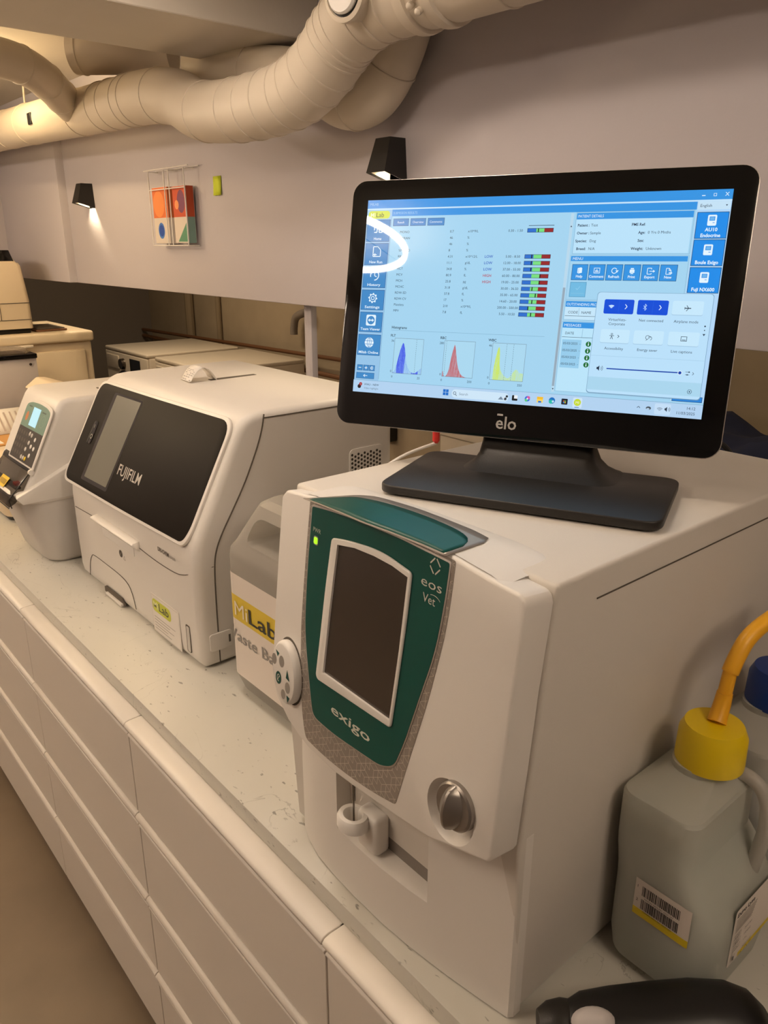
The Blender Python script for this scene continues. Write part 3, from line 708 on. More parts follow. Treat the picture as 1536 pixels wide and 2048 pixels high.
# patient details
S.frame(623, 48, 918, 155, (140, 180, 208), 1); S.rect(625, 50, 916, 66, BL); T('PATIENT DETAILS', 629, 58, 7, WH, wid=66); S.rect(625, 66, 914, 152, (186, 226, 250))
for s_, v, x, x2, y in (('Patient :', 'Test', 630, 665, 81), ('Owner :', 'Sample', 630, 665, 101), ('Species:', 'Dog', 628, 666, 121), ('Breed:', 'N/A', 633, 665, 141), ('PMS Ref:', '', 769, 800, 81), ('Age:', '0 Yrs 0 Mnths', 787, 811, 101), ('Sex:', '', 788, 811, 121), ('Weight:', 'Unknown', 773, 811, 141)):
    T(s_, x, y, 6.6, DK, b=.02); T(v, x2, y, 6.8, TX)
S.frame(620, 158, 919, 273, (140, 180, 208), 1); S.rect(622, 160, 916, 173, BL); T('MENU', 627, 166.5, 7, WH)
for i, s_ in enumerate(('Help', 'Comment', 'Refresh', 'Print', 'Export', 'New')):
    x = 628+i*45; S.rect(x, 181, x+42, 222, (20, 62, 110)); S.rect(x+1, 182, x+41, 221, BL); T(s_, x+21, 212, 6.4, WH, 'c', .02); c_ = x+21
    if i == 0: S.poly([(c_-6, 191), (c_+3, 189), (c_+6, 191), (c_+6, 203), (c_-3, 205), (c_-6, 203)], WH); S.line([(c_-3, 193), (c_-3, 204)], .8, BL)
    if i == 1: S.frame(c_-8, 190, c_+8, 204, WH, 1.4); S.rect(c_-4, 196, c_-2, 201, WH); S.rect(c_-1, 194, c_+1, 201, WH); S.rect(c_+2, 197, c_+4, 201, WH)
    if i == 2: S.ringo(c_, 197, 7.5, 1.8, WH, 20, 30, 330); S.poly([(c_+3, 196), (c_+11, 196), (c_+7, 202)], WH)
    if i == 3: S.rect(c_-6, 194, c_+6, 202, WH); S.rect(c_-4, 190, c_+4, 193, WH); S.rect(c_-3.5, 199, c_+3.5, 205, (200, 230, 250))
    if i == 4: S.line([(c_+3, 193), (c_+3, 190), (c_-7, 190), (c_-7, 205), (c_+3, 205), (c_+3, 202)], 1.6, WH); S.line([(c_-2, 197.5), (c_+9, 197.5)], 1.6, WH); S.poly([(c_+7, 194), (c_+12, 197.5), (c_+7, 201)], WH)
    if i == 5: S.line([(c_+6, 196), (c_+1, 190), (c_-6, 190), (c_-6, 205), (c_+6, 205), (c_+6, 196), (c_+1, 196), (c_+1, 190)], 1.5, WH); S.rect(c_+1, 200, c_+9, 203, WH)
S.rect(628, 227, 671, 266, (70, 140, 180)); S.rect(629, 228, 670, 265, (112, 186, 226)); S.line([(644, 243), (648, 247), (655, 238)], 1.2, (150, 210, 240)); S.rect(632, 256, 667, 257, (140, 200, 230))
S.frame(619, 275, 919, 326, (140, 180, 208), 1); S.rect(622, 277, 916, 292, BL); T('OUTSTANDING PROFILES', 625, 285, 7, WH, wid=98); S.rect(622, 292, 916, 325, (196, 230, 250)); T('CODE', 631, 306, 6.6, TX); T('NAME', 667, 306, 6.6, TX); S.rect(623, 315, 916, 316, TX); S.rect(659, 295, 659.8, 314, LN)
S.frame(618, 330, 919, 517, (140, 180, 208), 1); S.rect(621, 332, 916, 347, BL); T('MESSAGES', 625, 340, 7, WH); S.rect(621, 347, 916, 516, (186, 228, 250)); T('DATE', 630, 361, 6.6, TX); S.rect(622, 371, 916, 372, TX); S.rect(675, 349, 675.8, 371, LN)
S.rect(624, 378, 676, 453, (150, 204, 236))
for i in range(4):
    y = 388+i*18.2; T('05/03/2025  -', 627, y, 6, TX); S.disc(695, y, 7, (24, 110, 52)); S.rect(693.9, y-1.5, 696.3, y+4.2, WH); S.disc(695, y-3.8, 1.2, WH, 10)
# right column
S.rect(923, 29, 998, 48, (196, 226, 246)); T('English', 929, 38.5, 7, TX); S.poly([(987, 37), (992, 37), (989.5, 40.5)], DK)
for y0, y1, a, b in ((54, 118, 'AU10', 'Endocrine'), (120, 184, '', 'Boule Exigo'), (187, 250, '', 'Fuji NX600')):
    S.rect(924, y0, 998, y1, (16, 54, 96)); S.rect(925.2, y0+1.2, 996.8, y1-1.2, (30, 140, 232))
    k = 0 if a else 8; cy = y0+20+k*.6
    S.poly(rrect(950, cy-13, 971, cy+13, 3), WH); S.rect(954, cy-9, 967, cy+1, (30, 140, 232)); S.rect(955.5, cy-7.5, 965.5, cy-.5, (110, 180, 236)); S.rect(962, cy+5, 967, cy+6.4, (30, 140, 232))
    if a: T(a, 961, y0+42, 8.4, WH, 'c', .025); T(b, 961, y1-8, 8.4, WH, 'c', .025, wid=46)
    else: T(b, 961, y1-9, 8.4, WH, 'c', .025, wid=54)
S.rect(923, 507, 996, 521, (16, 54, 96)); S.rect(924, 508, 995, 520, (40, 130, 214))
# quick settings pop-up
S.poly(rrect(703.5, 251.5, 990.5, 515.5, 8), (110, 150, 182)); S.poly(rrect(704.5, 252.3, 989.5, 513.5, 8), (186, 224, 250)); S.rect(705, 472, 989, 506, (170, 214, 238))
for x0 in (724, 809): 
    S.poly(rrect(x0, 270, x0+76, 307, 4), (10, 78, 216)); S.rect(x0+38, 272, x0+38.6, 305, (40, 104, 226)); S.line([(x0+54, 282), (x0+59, 288), (x0+54, 294)], 1.8, WH)
for k in (10, 7, 4): S.ringo(743, 294, k, 1.8, (190, 220, 255), 8, 225, 315)
S.poly([(736, 285), (750, 285), (743, 293)], (190, 220, 255)); S.line([(824, 284), (832, 292), (828, 296), (828, 280), (832, 284), (824, 292)], 1.2, (190, 220, 255))
for x0, y0 in ((895, 270), (724, 347), (809, 347), (895, 347)): S.poly(rrect(x0, y0+.8, x0+74, y0+36, 4), (160, 198, 226)); S.poly(rrect(x0, y0, x0+74, y0+34.5, 4), (198, 232, 252))
S.line([(925, 288), (940, 288)], 2.2, TX); S.line([(929, 281), (934, 288), (929, 295)], 1.4, TX); S.line([(925, 285), (925, 291)], 1.2, TX)
S.ringo(753, 359, 2.6, 1, TX, 12); S.line([(747, 363), (759, 363)], 1.3, TX); S.line([(750, 372), (753, 364), (756, 372)], 1.3, TX); S.line([(768, 361), (772, 364.5), (768, 368)], 1.3, TX)
S.ringo(844, 364, 5.5, 1.1, TX, 16, 90, 330); S.ringo(850, 366, 5, 1.1, TX, 16, 200, 440); S.line([(840, 372), (852, 362)], 1, TX)
S.frame(925, 358, 940, 370, TX, 1.2); S.rect(928, 366, 937, 367.5, TX)
T('VirtueVets-', 762, 321.5, 6.8, TX, 'c'); T('Corporate', 762, 332.5, 6.8, TX, 'c'); T('Not connected', 847, 321, 6.8, TX, 'c'); T('Airplane mode', 932, 321, 6.8, TX, 'c')
T('Accessibility', 762, 396, 6.8, TX, 'c'); T('Energy saver', 847, 396, 6.8, TX, 'c'); T('Live captions', 931, 396, 6.8, TX, 'c')
S.disc(978.5, 331, 2, TX, 10); S.disc(978.5, 341, 1.4, TX, 10); S.poly([(975, 350), (982, 350), (978.5, 355)], TX); S.rect(705, 416, 990, 416.8, (160, 200, 228))
S.poly([(724, 446), (727, 446), (731, 442), (731, 456), (727, 452), (724, 452)], TX); S.ringo(731, 449, 6, 1, TX, 8, -45, 45); S.ringo(731, 449, 9.5, 1, TX, 8, -45, 45)
S.rect(750, 447.4, 934, 450.4, (24, 70, 170)); S.disc(934, 449, 5.4, (230, 244, 255)); S.disc(934, 449, 4, (24, 70, 170))
S.line([(947, 446), (957, 446)], 1, TX); S.line([(947, 453), (957, 453)], 1, TX); S.disc(956, 446, 1.8, TX, 8); S.disc(952, 453, 1.8, TX, 8); S.line([(964, 446), (967.5, 449.5), (964, 453)], 1.1, TX)
S.ringo(963, 495, 6, 1.1, TX, 6); S.disc(963, 495, 1.8, TX, 8)
# task bar
S.rect(0, 526, 1000, 562, (178, 210, 240)); S.rect(0, 525.4, 1000, 526.4, LN)
S.disc(21, 545, 6, (40, 30, 34)); S.disc(25, 538, 5.2, (170, 40, 44)); T('1', 25, 538, 5, WH, 'c'); T('WHU - NEW', 37, 538, 6, TX); T('Video highlight', 37, 549, 5.6, (110, 130, 150))
for a in (0, 1):
    for b in (0, 1): S.rect(295+a*9, 535+b*9, 303+a*9, 543+b*9, (30, 110, 200))
S.poly(rrect(322, 533, 492, 557, 11), (206, 230, 248)); S.ringo(331, 544, 4.6, 1.3, DK); S.line([(334, 547.5), (338, 551.5)], 1.4, DK); T('Search', 345, 545, 7, (110, 130, 150))
S.poly([(462, 552), (470, 543), (478, 552)], (120, 140, 160)); S.disc(483, 549, 4, (50, 56, 66), 12); S.disc(487, 542, 3.4, (36, 40, 48), 12); S.disc(479, 546, 2.4, (220, 230, 240), 10)
S.poly(rrect(502, 537, 518, 552, 2), (24, 28, 34)); S.rect(508, 537, 518, 546, (235, 240, 245))
S.disc(546, 544, 7.5, (60, 110, 220)); S.disc(549, 541, 4.6, (220, 90, 160), 12); S.disc(543, 548, 4.2, (90, 200, 130), 12); S.disc(546, 544, 2.4, WH, 10)
S.rect(573, 536, 590, 552, (244, 190, 50)); S.rect(573, 543, 590, 552, (252, 214, 90)); S.rect(577, 547, 586, 552, (50, 120, 200))
S.disc(615, 543.5, 8.6, (26, 110, 190)); S.disc(612, 547, 5.6, (40, 190, 170), 14); S.disc(618, 546, 3.2, (190, 226, 246), 12)
S.poly(rrect(641, 536, 658, 552, 2), (28, 34, 48)); S.rect(646, 541, 649, 544, (230, 100, 60)); S.rect(650, 541, 653, 544, (120, 200, 80)); S.rect(646, 545, 649, 548, (60, 150, 230)); S.rect(650, 545, 653, 548, (240, 200, 60))
S.poly(rrect(672, 531, 697, 558, 4), (206, 228, 246)); S.disc(684.5, 543.5, 9.5, (198, 218, 50)); T('MI', 684.5, 544, 7, (240, 246, 210), 'c'); S.rect(678, 556, 690, 557.6, (40, 90, 180))
S.line([(840, 545), (844, 541), (848, 545)], 1.3, TX); S.disc(869, 544, 6.5, (70, 80, 90), 14, 4.5); S.disc(868, 546, 4, (180, 205, 230), 12, 2.5)
S.poly(rrect(884, 530, 924, 558, 4), (196, 222, 246))
for k in (10, 7, 4): S.ringo(897, 550, k, 1.3, (110, 126, 146), 8, 225, 315)
S.poly([(909, 541), (911, 541), (915, 537), (915, 550), (911, 546), (909, 546)], TX); S.ringo(915, 543.5, 5, 1, TX, 8, -45, 45); S.ringo(915, 543.5, 8, 1, TX, 8, -45, 45)
T('14:12', 983, 537, 7, TX, 'r'); T('11/03/2025', 983, 550, 7, TX, 'r')
S.build('display', lambda x, y, l: mp(-.2216+x*.4432/1000, .1250-y*.2494/562, .00012+l*.05), M['scr'], mon)

# ================================================================ the large black-fronted analyzer
fu = thing('chemistry_analyzer', 'white analyzer with a large black slanted front and a paper strip on top', 'analyzer', (.38, .93, .91))
fp = [(.158, .9125), (.149, .922), (.146, .94), (.145, 1.0), (.145, 1.12), (.1465, 1.145), (.151, 1.166), (.159, 1.186), (.247, 1.362), (.256, 1.377), (.268, 1.388), (.285, 1.3945), (.31, 1.397), (.50, 1.3985), (.605, 1.3985), (.622, 1.39), (.628, 1.37), (.628, .922), (.618, .9125)]
put('housing', G().prism(fp, (0, .614, 0), X3, Z3, Y3, .632, .022, 5, ang=62), M['white'], fu, 40)
fO = Vector((.145, .633, 1.165)); fU = Vector((0, -1, 0)); fV = Vector((.5, 0, 1)).normalized(); fN = fU.cross(fV)
fpl = plane(fO, fU, fV, fN, 0)
bk = [(-.604, .2370), (-.3, .2385), (-.0005, .2420), (-.008, .03), (-.020, .0000), (-.3, -.0060), (-.6265, -.0085), (-.620, .05)]
bkr = [.034, .1, .034, .02, .030, .1, .034, .02]
cxm, cym = -.31, .117
put('window_rim', G().prism(roundpoly([(cxm+(x-cxm)*1.026, cym+(y-cym)*1.055) for x, y in bk], [r_*1.1 for r_ in bkr], 6), fO-fN*.004, fU, fV, fN, .0065, .0018, 3), M['white'], fu)
fw_ = put('front_window', G().prism(roundpoly(bk, bkr, 6), fO, fU, fV, fN, .0030, .0006, 2), M['fujiblack'], fu)
put('screen_frame', G().prism(roundpoly([(-.512, .224), (-.362, .225), (-.386, .010), (-.534, .008)], .006), fO+fN*.0026, fU, fV, fN, .0006), M['gloss'], fu)
put('screen', G().prism(roundpoly([(-.4975, .2191), (-.3690, .2200), (-.3934, .0188), (-.5186, .0169)], .003), fO+fN*.0028, fU, fV, fN, .0008), M['screen_grey'], fu)
sw = put('power_switch', G().prism(roundpoly([(-.563, .146), (-.541, .147), (-.546, .090), (-.571, .089)], .008), fO+fN*.0026, fU, fV, fN, .0016, .0006), M['gloss'], fu)
ink = Ink()
ink.text('FUJIFILM', -.3085, .0575, .0235, (206, 200, 190), 'c', .006, wid=.112)
ink.build('brand_lettering', lambda x, y, l: fpl(x, y, .0034+l), M['prt'], fu)
ink = Ink(); ink.ringo(-.553, .108, .0058, .0016, (190, 184, 172), 16); ink.rect(-.5545, .1285, -.5525, .137, (190, 184, 172))
ink.build('switch_marks', lambda x, y, l: fpl(x, y, .0046+l), M['prt'], sw)
xf = .1447
def seam(P, r=.0009, nm='seam', par=None): put(nm, G().tube([Vector(p) for p in P], r, 6), M['seam'], par or fu)
seam([(xf, 1.225, 1.090), (xf, 1.086, 1.096)]); seam(spline([(xf, .862, 1.093), (xf, .78, 1.089), (xf, .70, 1.091), (xf, .660, 1.099), (.1475, .632, 1.110), (.158, .619, 1.118), (.184, .6142, 1.120)], 5))
put('door_lip', G().prism([(.147, 1.108), (.131, 1.1055), (.1275, 1.1025), (.129, 1.0985), (.147, 1.0825)], (0, .858, 0), X3, Z3, Y3, .229, .002, 2), M['white'], fu)
put('lip_recess', G().box((.1435, .890, 1.0640), (.1452, 1.060, 1.0830), .0008), M['bezel'], fu)
seam(spline([(xf, 1.183, .925), (xf, 1.172, .960), (xf, 1.155, .983), (xf, 1.134, .990), (xf, 1.06, .9905), (xf, .985, .989), (xf, .945, .981), (xf, .926, .962), (.1457, .917, .930)], 4), .0008)
put('tray_notch', G().prism([(1.092, .914), (1.092, .926), (1.083, .930), (.990, .930), (.980, .922), (.976, .914)], (.1438, 0, 0), Y3, Z3, X3, .003, .0006), M['seam'], fu)
put('tray_tongue', G().box((.138, .985, .9125), (.150, 1.075, .9185), .001), M['white'], fu)
put('side_slot', G().prism(rrect(.655, .934, .671, .992, .003), (.1440, 0, 0), Y3, Z3, X3, .0016, .0004), M['seam'], fu)
put('side_slot_insert', G().prism(rrect(.6555, .936, .667, .990, .003), (.1432, 0, 0), Y3, Z3, X3, .0016, .0004), M['lightgrey'], fu)
ink = Ink()
ink.disc(-.967, 1.047, .0085, (70, 62, 52), 24); ink.line([(-.970, 1.043), (-.964, 1.051)], .0012, (200, 190, 176)); ink.line([(-.953, 1.038), (-.948, 1.047), (-.943, 1.038), (-.953, 1.038)], .0009, (120, 112, 100))
ink.text('DRI-CHEM', -.766, 1.1165, .0085, (70, 62, 54), 'l', .02, wid=.048); ink.text('NX600', -.714, 1.1165, .0060, (90, 82, 74), 'l', .0, wid=.024)
ink.build('model_lettering', lambda x, y, l: Vector((.1446-l, -x, y)), M['prt'], fu)
st = put('sticker', G().box((.1442, .697, .919), (.1447, .824, 1.006)), M['paper'], fu)
ink = Ink()
ink.poly(rrect(-.820, .968, -.735, .996, .010), (206, 212, 70)); ink.text('Mi', -.815, .975, .015, (236, 238, 190), 'l', .01, wid=.022); ink.text('Lab', -.790, .975, .0165, (70, 72, 50), 'l', .015, wid=.045)
for k in range(5): ink.rect(-.815, .955-k*.0066, -.815+(.095, .07, .088, .06, .075)[k], .9562-k*.0066, (150, 142, 132))
ink.frame(-.822, .921, -.699, 1.004, (200, 192, 182), .0008)
ink.build('sticker_print', lambda x, y, l: Vector((.1441-l, -x, y)), M['prt'], st)
ys = .6138
seam(spline([(.309, ys, 1.392), (.303, ys, 1.365), (.290, ys, 1.33), (.262, ys, 1.272), (.232, ys, 1.222), (.207, ys, 1.182), (.192, ys, 1.150), (.186, ys, 1.115), (.184, ys, 1.05), (.1835, ys, .985)], 5), .0015)
seam([(.1835, ys, .945), (.1835, ys, .918)], .0012)
seam([(.309, .6145, 1.385), (.36, .6140, 1.3850), (.62, .6140, 1.3850)], .0012); 
put('side_latch', G().prism(rrect(.163, .947, .211, .984, .006), (0, .6135, 0), X3, Z3, -Y3, .0035, .001), M['white'], fu)
put('latch_slot', G().box((.203, .6095, .958), (.207, .6102, .974)), M['seam'], fu)
vf = put('vent_frame', G().prism(rrect(.507, 1.085, .598, 1.291, .012), (0, .6140, 0), X3, Z3, -Y3, .0022, .0008), M['white'], fu)
g = G()
for i in range(10):
    for j in range(22):
        hx = .514+i*.0083; hz = 1.094+j*.0088+(.0044 if i % 2 else 0)
        if hz < 1.283: g.lathe([(.0001, 0), (.0029, 0), (.0029, .0003), (.0001, .0003)], (hx, .6118, hz), (0, -1, 0), 8)
tag(put('vent_holes', g, M['gap'], vf, smooth=False), None, kind='stuff')
put('vent_catch', G().box((.500, .6095, 1.205), (.5055, .614, 1.240), .001), M['steel'], fu)
put('paper_slot', G().prism(rrect(.40, .98, .52, .995, .002), (0, 0, 1.3975), X3, Y3, Z3, .0015), M['seam'], fu)
# printed paper strip curling out of the top
ra, rb_ = at(425, 757, z=1.399), at(372, 762, z=1.399)
rc = at(405, 735, z=1.399)
dirx = (rb_-ra); dirx.z = 0; L_ = dirx.length; dx_ = dirx.normalized(); dy_ = Vector((-dx_.y, dx_.x, 0))
if dy_.y < 0: dy_ = -dy_
rows_ = []
for k in range(15):
    t_ = k/14; hz = math.sin(PI*min(1, t_*1.06))**.8*.030 if t_ < .94 else .0015
    rows_.append([ra+dx_*(L_*1.05*t_)+dy_*q_+Z3*(.0006+hz) for q_ in (-.029, 0, .029)])
g = G(); g.grid(rows_); rp = put('receipt', g, M['paper']); 
sd = rp.modifiers.new('s', 'SOLIDIFY'); sd.thickness = .0003
tag(rp, 'short white receipt curling on top of the black-fronted analyzer', 'receipt')
ink = Ink()
for k in range(6):
    for q_ in range(4):
        if (k*3+q_) % 4: ink.rect(-.024+q_*.0125, .70+k*.045, -.024+q_*.0125+.009, .70+k*.045+.012, (150, 144, 140))
def rpf(x, y, l=0):
    hz = math.sin(PI*min(1, y*1.06))**.8*.030 if y < .94 else .0015
    return ra+dx_*(L_*1.05*y)+dy_*x+Z3*(.0014+hz)+dx_*.0006
ip = ink.build('receipt_print', rpf, M['prt'], rp)

# ================================================================ the keypad analyzer
au = thing('immunoassay_analyzer', 'smaller white analyzer with a lit blue display, dark keypad and smoked flap', 'analyzer', (.3, 1.46, .91))
def ringb(x0, x1, y0, y1, z, r): return [Vector((x, y, z)) for x, y in rrect(x0, y0, x1, y1, r, 6)]
put('base', G().loft([ringb(.108, .56, 1.345, 1.575, .9125, .04), ringb(.098, .565, 1.336, 1.585, .922, .05), ringb(.082, .57, 1.328, 1.59, .98, .055), ringb(.058, .575, 1.318, 1.598, 1.06, .055), ringb(.048, .575, 1.316, 1.600, 1.086, .055)]), M['lightgrey'], au, 50)
put('collar', G().loft([ringb(.046, .577, 1.314, 1.602, 1.086, .055), ringb(.038, .58, 1.312, 1.604, 1.096, .052), ringb(.032, .58, 1.3115, 1.605, 1.112, .05), ringb(.040, .578, 1.320, 1.596, 1.118, .045)]), M['white'], au, 50)
put('upper_housing', G().prism([(.052, 1.10), (.090, 1.166), (.155, 1.295), (.166, 1.315), (.176, 1.327), (.195, 1.333), (.56, 1.331), (.572, 1.32), (.574, 1.10)], (0, 1.325, 0), X3, Z3, Y3, .262, .014, 4, ang=60), M['white'], au, 45)
put('side_flank', G().loft([[Vector((.036, 1.3115, 1.108)), Vector((.04, 1.33, 1.112)), Vector((.05, 1.33, 1.10)), Vector((.05, 1.3115, 1.09))], [Vector((.30, 1.3115, 1.226)), Vector((.30, 1.33, 1.232)), Vector((.32, 1.33, 1.10)), Vector((.32, 1.3115, 1.09))]], bev=.002), M['white'], au, 30)
aO = Vector((.0905, 1.42, 1.170)); aU = Vector((0, -1, 0)); aV = Vector((.0655, 0, .130)).normalized(); aN = aU.cross(aV)
apl = plane(aO, aU, aV, aN, 0)
put('panel_rim', G().prism(roundpoly([(-.097, -.004), (.097, -.004), (.097, .150), (.06, .158), (0, .162), (-.06, .158), (-.097, .150)], [.004, .004, .02, .02, .02, .02, .02]), aO, aU, aV, aN, .004, .0018), M['white'], au)
put('keypad', G().prism([(-.087, .001), (.087, .001), (.087, .084), (-.087, .084)], aO, aU, aV, aN, .0048), M['keypad'], au)
put('membrane', G().prism(roundpoly([(-.087, .084), (.087, .084), (.087, .142), (.055, .150), (0, .153), (-.055, .150), (-.087, .142)], [0, 0, .012, .01, .02, .01, .012]), aO, aU, aV, aN, .0048), M['teal'], au)
put('display', G().prism([(-.030, .092), (.022, .092), (.022, .140), (-.030, .140)], aO+aN*.0046, aU, aV, aN, .0006), M['lcd'], au)
ink = Ink()
ink.disc(-.060, .112, .0095, (206, 130, 78), 20, .0125); ink.build('start_button', lambda x, y, l: apl(x, y, .0049+l*.3), M['prt'], au); ink = Ink(); ink.ringo(.055, .114, .0155, .0012, (150, 168, 150), 24); ink.line([(.055, .114), (.055, .124)], .001, (150, 168, 150)); ink.line([(.055, .114), (.062, .110)], .001, (150, 168, 150)); ink.build('clock_emblem', lambda x, y, l: apl(x, y, .0049+l*.3), M['prt'], au); ink = Ink()
ink.rect(-.068, .137, -.045, .1405, (80, 100, 88)); ink.rect(.034, .134, .062, .1375, (80, 100, 88))
for i in range(5):
    for j in range(4): ink.disc(-.074+i*.0185, .070-j*.0175, .0058, (86, 78, 70), 14)
ink.build('panel_print', lambda x, y, l: apl(x, y, .0049+l*.3), M['prt'], au)
for (x, y, c_) in ((.004, .074, 0), (.020, .072, 0), (.016, .052, 0), (.009, .034, 0), (-.003, .012, 0), (.012, .012, 0), (.050, .066, 1), (.038, .046, 1), (.060, .044, 1), (.046, .024, 1), (.026, .012, 2)):
    m_ = (M['lightgrey'], M['bezel'], M['yellow'])[c_]
    put('key', G().lathe([(.0001, 0), (.0056, 0), (.0056, .0010), (.0045, .0016), (.0001, .0016)], apl(x, y, .0046), aN, 14), m_, au)
cv = put('flap', G().prism([(.094, 1.168), (.084, 1.163), (.026, 1.104), (.0235, 1.098), (.0245, 1.082), (.040, 1.090), (.090, 1.140)], (0, 1.338, 0), X3, Z3, Y3, .222, .002, 2), M['smoke'], au)
put('flap_bar', G().prism([(.098, 1.177), (.088, 1.171), (.082, 1.160), (.093, 1.163)], (0, 1.334, 0), X3, Z3, Y3, .228, .0015, 2), M['black'], au)
put('hinge_pin', G().lathe([(.0001, -.004), (.007, -.004), (.007, .004), (.0001, .004)], (.084, 1.330, 1.163), (0, 1, 0), 16), M['bezel'], au)
put('flap_trim', G().tube([(.030, 1.3375, 1.080), (.0262, 1.3375, 1.103), (.0845, 1.3375, 1.1625)], .0014, 6), M['black'], au)
put('flap_trim', G().tube([(.0235, 1.338, 1.0815), (.0235, 1.56, 1.0815)], .0014, 6), M['black'], au)
put('sample_tray', G().box((.050, 1.36, 1.10), (.092, 1.54, 1.122), .003), M['keypad'], au)
put('red_insert', G().box((.056, 1.375, 1.122), (.086, 1.40, 1.130), .002), M['red'], au)
fl_ = Vector((-.0825, 0, -.0838)).normalized()
ink = Ink(); ink.rect(-.045, .012, .010, .040, (232, 196, 40))
for k in range(7): ink.rect(-.041+k*.0068, .019, -.0375+k*.0068, .032, (130, 96, 24))
k_o = at(14, 957, y=1.50)
ink.build('warning_label', lambda x, y, l: Vector((.0410, 1.418, 1.1215)) + Vector((0, -1, 0))*x + Vector((.697, 0, .717))*(y-.02) + Vector((-.717, 0, .697))*(.0012+l), M['prt'], cv)
g = G()
for k in range(9): g.box((.30+k*.012, 1.34, 1.3325), (.304+k*.012, 1.42, 1.3345))
tag(put('top_grille', g, M['seam'], au), None, kind='stuff')

# ================================================================ the waste canister
ju = thing('waste_canister', 'milky plastic canister with yellow and white label, between the two big analyzers', 'canister', (.29, .365, .91))
def jr(x0, x1, y0, y1, z, r=.035): return [Vector((x, y, z)) for x, y in rrect(x0, y0, x1, y1, r, 6)]
put('body', G().loft([jr(.182, .40, .225, .505, .9115), jr(.168, .415, .209, .521, .925), jr(.162, .42, .202, .529, .950, .028), jr(.162, .42, .202, .530, 1.180, .028), jr(.164, .418, .205, .528, 1.195, .028), jr(.170, .412, .215, .520, 1.207, .03), jr(.184, .395, .250, .482, 1.262, .03), jr(.190, .385, .262, .468, 1.281, .028), jr(.203, .370, .280, .452, 1.290, .022)]), M['hdpe3'], ju, 60)
jb_ = [o for o in ju.children][-1]
cg = G(); cg.prism(roundpoly([(.265, 1.212), (.472, 1.212), (.448, 1.263), (.285, 1.263)], .022), (.1, 0, 0), Y3, Z3, X3, .16); cg.box((.24, .255, 1.235), (.45, .475, 1.33), .012)
cut(jb_, cg)
put('liquid', G().loft([jr(.188, .395, .23, .50, .918), jr(.17, .412, .212, .518, .94), jr(.17, .412, .212, .518, .99)]), M['waste'], ju)
put('screw_cap', G().lathe([(.0001, 1.234), (.026, 1.234), (.026, 1.262), (.024, 1.265), (.0001, 1.265)], (.335, .36, 0)), M['bezel'], ju)
lbm = G().prism([(.5285, 0), (.500, 0), (.230, 0), (.203, 0)], (0, 0, .950), (0, 1, 0), X3, Z3, .2) if 0 else None
def jf(x, y, l=0):   # wraps round the left front corner
    d = .5020-x if x < .5020 else 0
    r_ = .028
    if x <= .502: return Vector((.1614-l, x, y))
    a = (x-.502)/r_; a = min(a, 1.3)
    return Vector((.190-(r_+.0006+l)*math.cos(a), .502+(r_+.0006+l)*math.sin(a), y))
lab = Ink()
def stripes(i, x0, x1, z0, z1, col):
    n = 10; i.l += 1
    for k in range(n): a = x0+(x1-x0)*k/n; b = x0+(x1-x0)*(k+1)/n; i.l -= 1; i.rect(a, z0, b, z1, col)
stripes(lab, .230, .502, .952, 1.152, (232, 222, 212)); stripes(lab, .502, .534, .952, 1.152, (232, 222, 212))
stripes(lab, .230, .502, 1.0640, 1.1115, (222, 194, 62)); stripes(lab, .502, .5250, 1.0640, 1.1115, (222, 194, 62))
lo = lab.build('label', jf, M['prt'], ju)
ink = Ink()
ink.text('Mi', -.5000, 1.0730, .0270, (240, 230, 206), 'l', 0, wid=.042); ink.text('Lab', -.454, 1.0730, .0270, (52, 50, 44), 'l', .012, wid=.088)
ink.build('brand_lettering', lambda x, y, l: jf(-x, y, .0012+l*.5), M['prt'], ju)
ink = Ink(); ink.text('Waste Ba', -.5430, 1.0230, .0215, (150, 146, 140), 'l', .008, wid=.166)
ink.build('lettering', lambda x, y, l: jf(-x, y, .0012+l*.5), M['prt'], ju)
# tubing with the red connector rising behind it
ta = at(872, 886, x=.46)
tb = thing('waste_tube', 'thin white tube with a red connector, rising behind the monitor base', 'tube', (.335, .36, 1.265))
put('hose', G().tube(spline([(.335, .36, 1.266), (.345, .36, 1.31), (.40, (.36+ta.y)/2, ta.z-.02), tuple(ta)], 6), .0028, 8), M['bezel'], tb)
put('connector', G().tube([ta, ta+Z3*.004, ta+Z3*.03, ta+Z3*.034], [.0032, .0062, .0062, .004], 12), M['red'], tb)

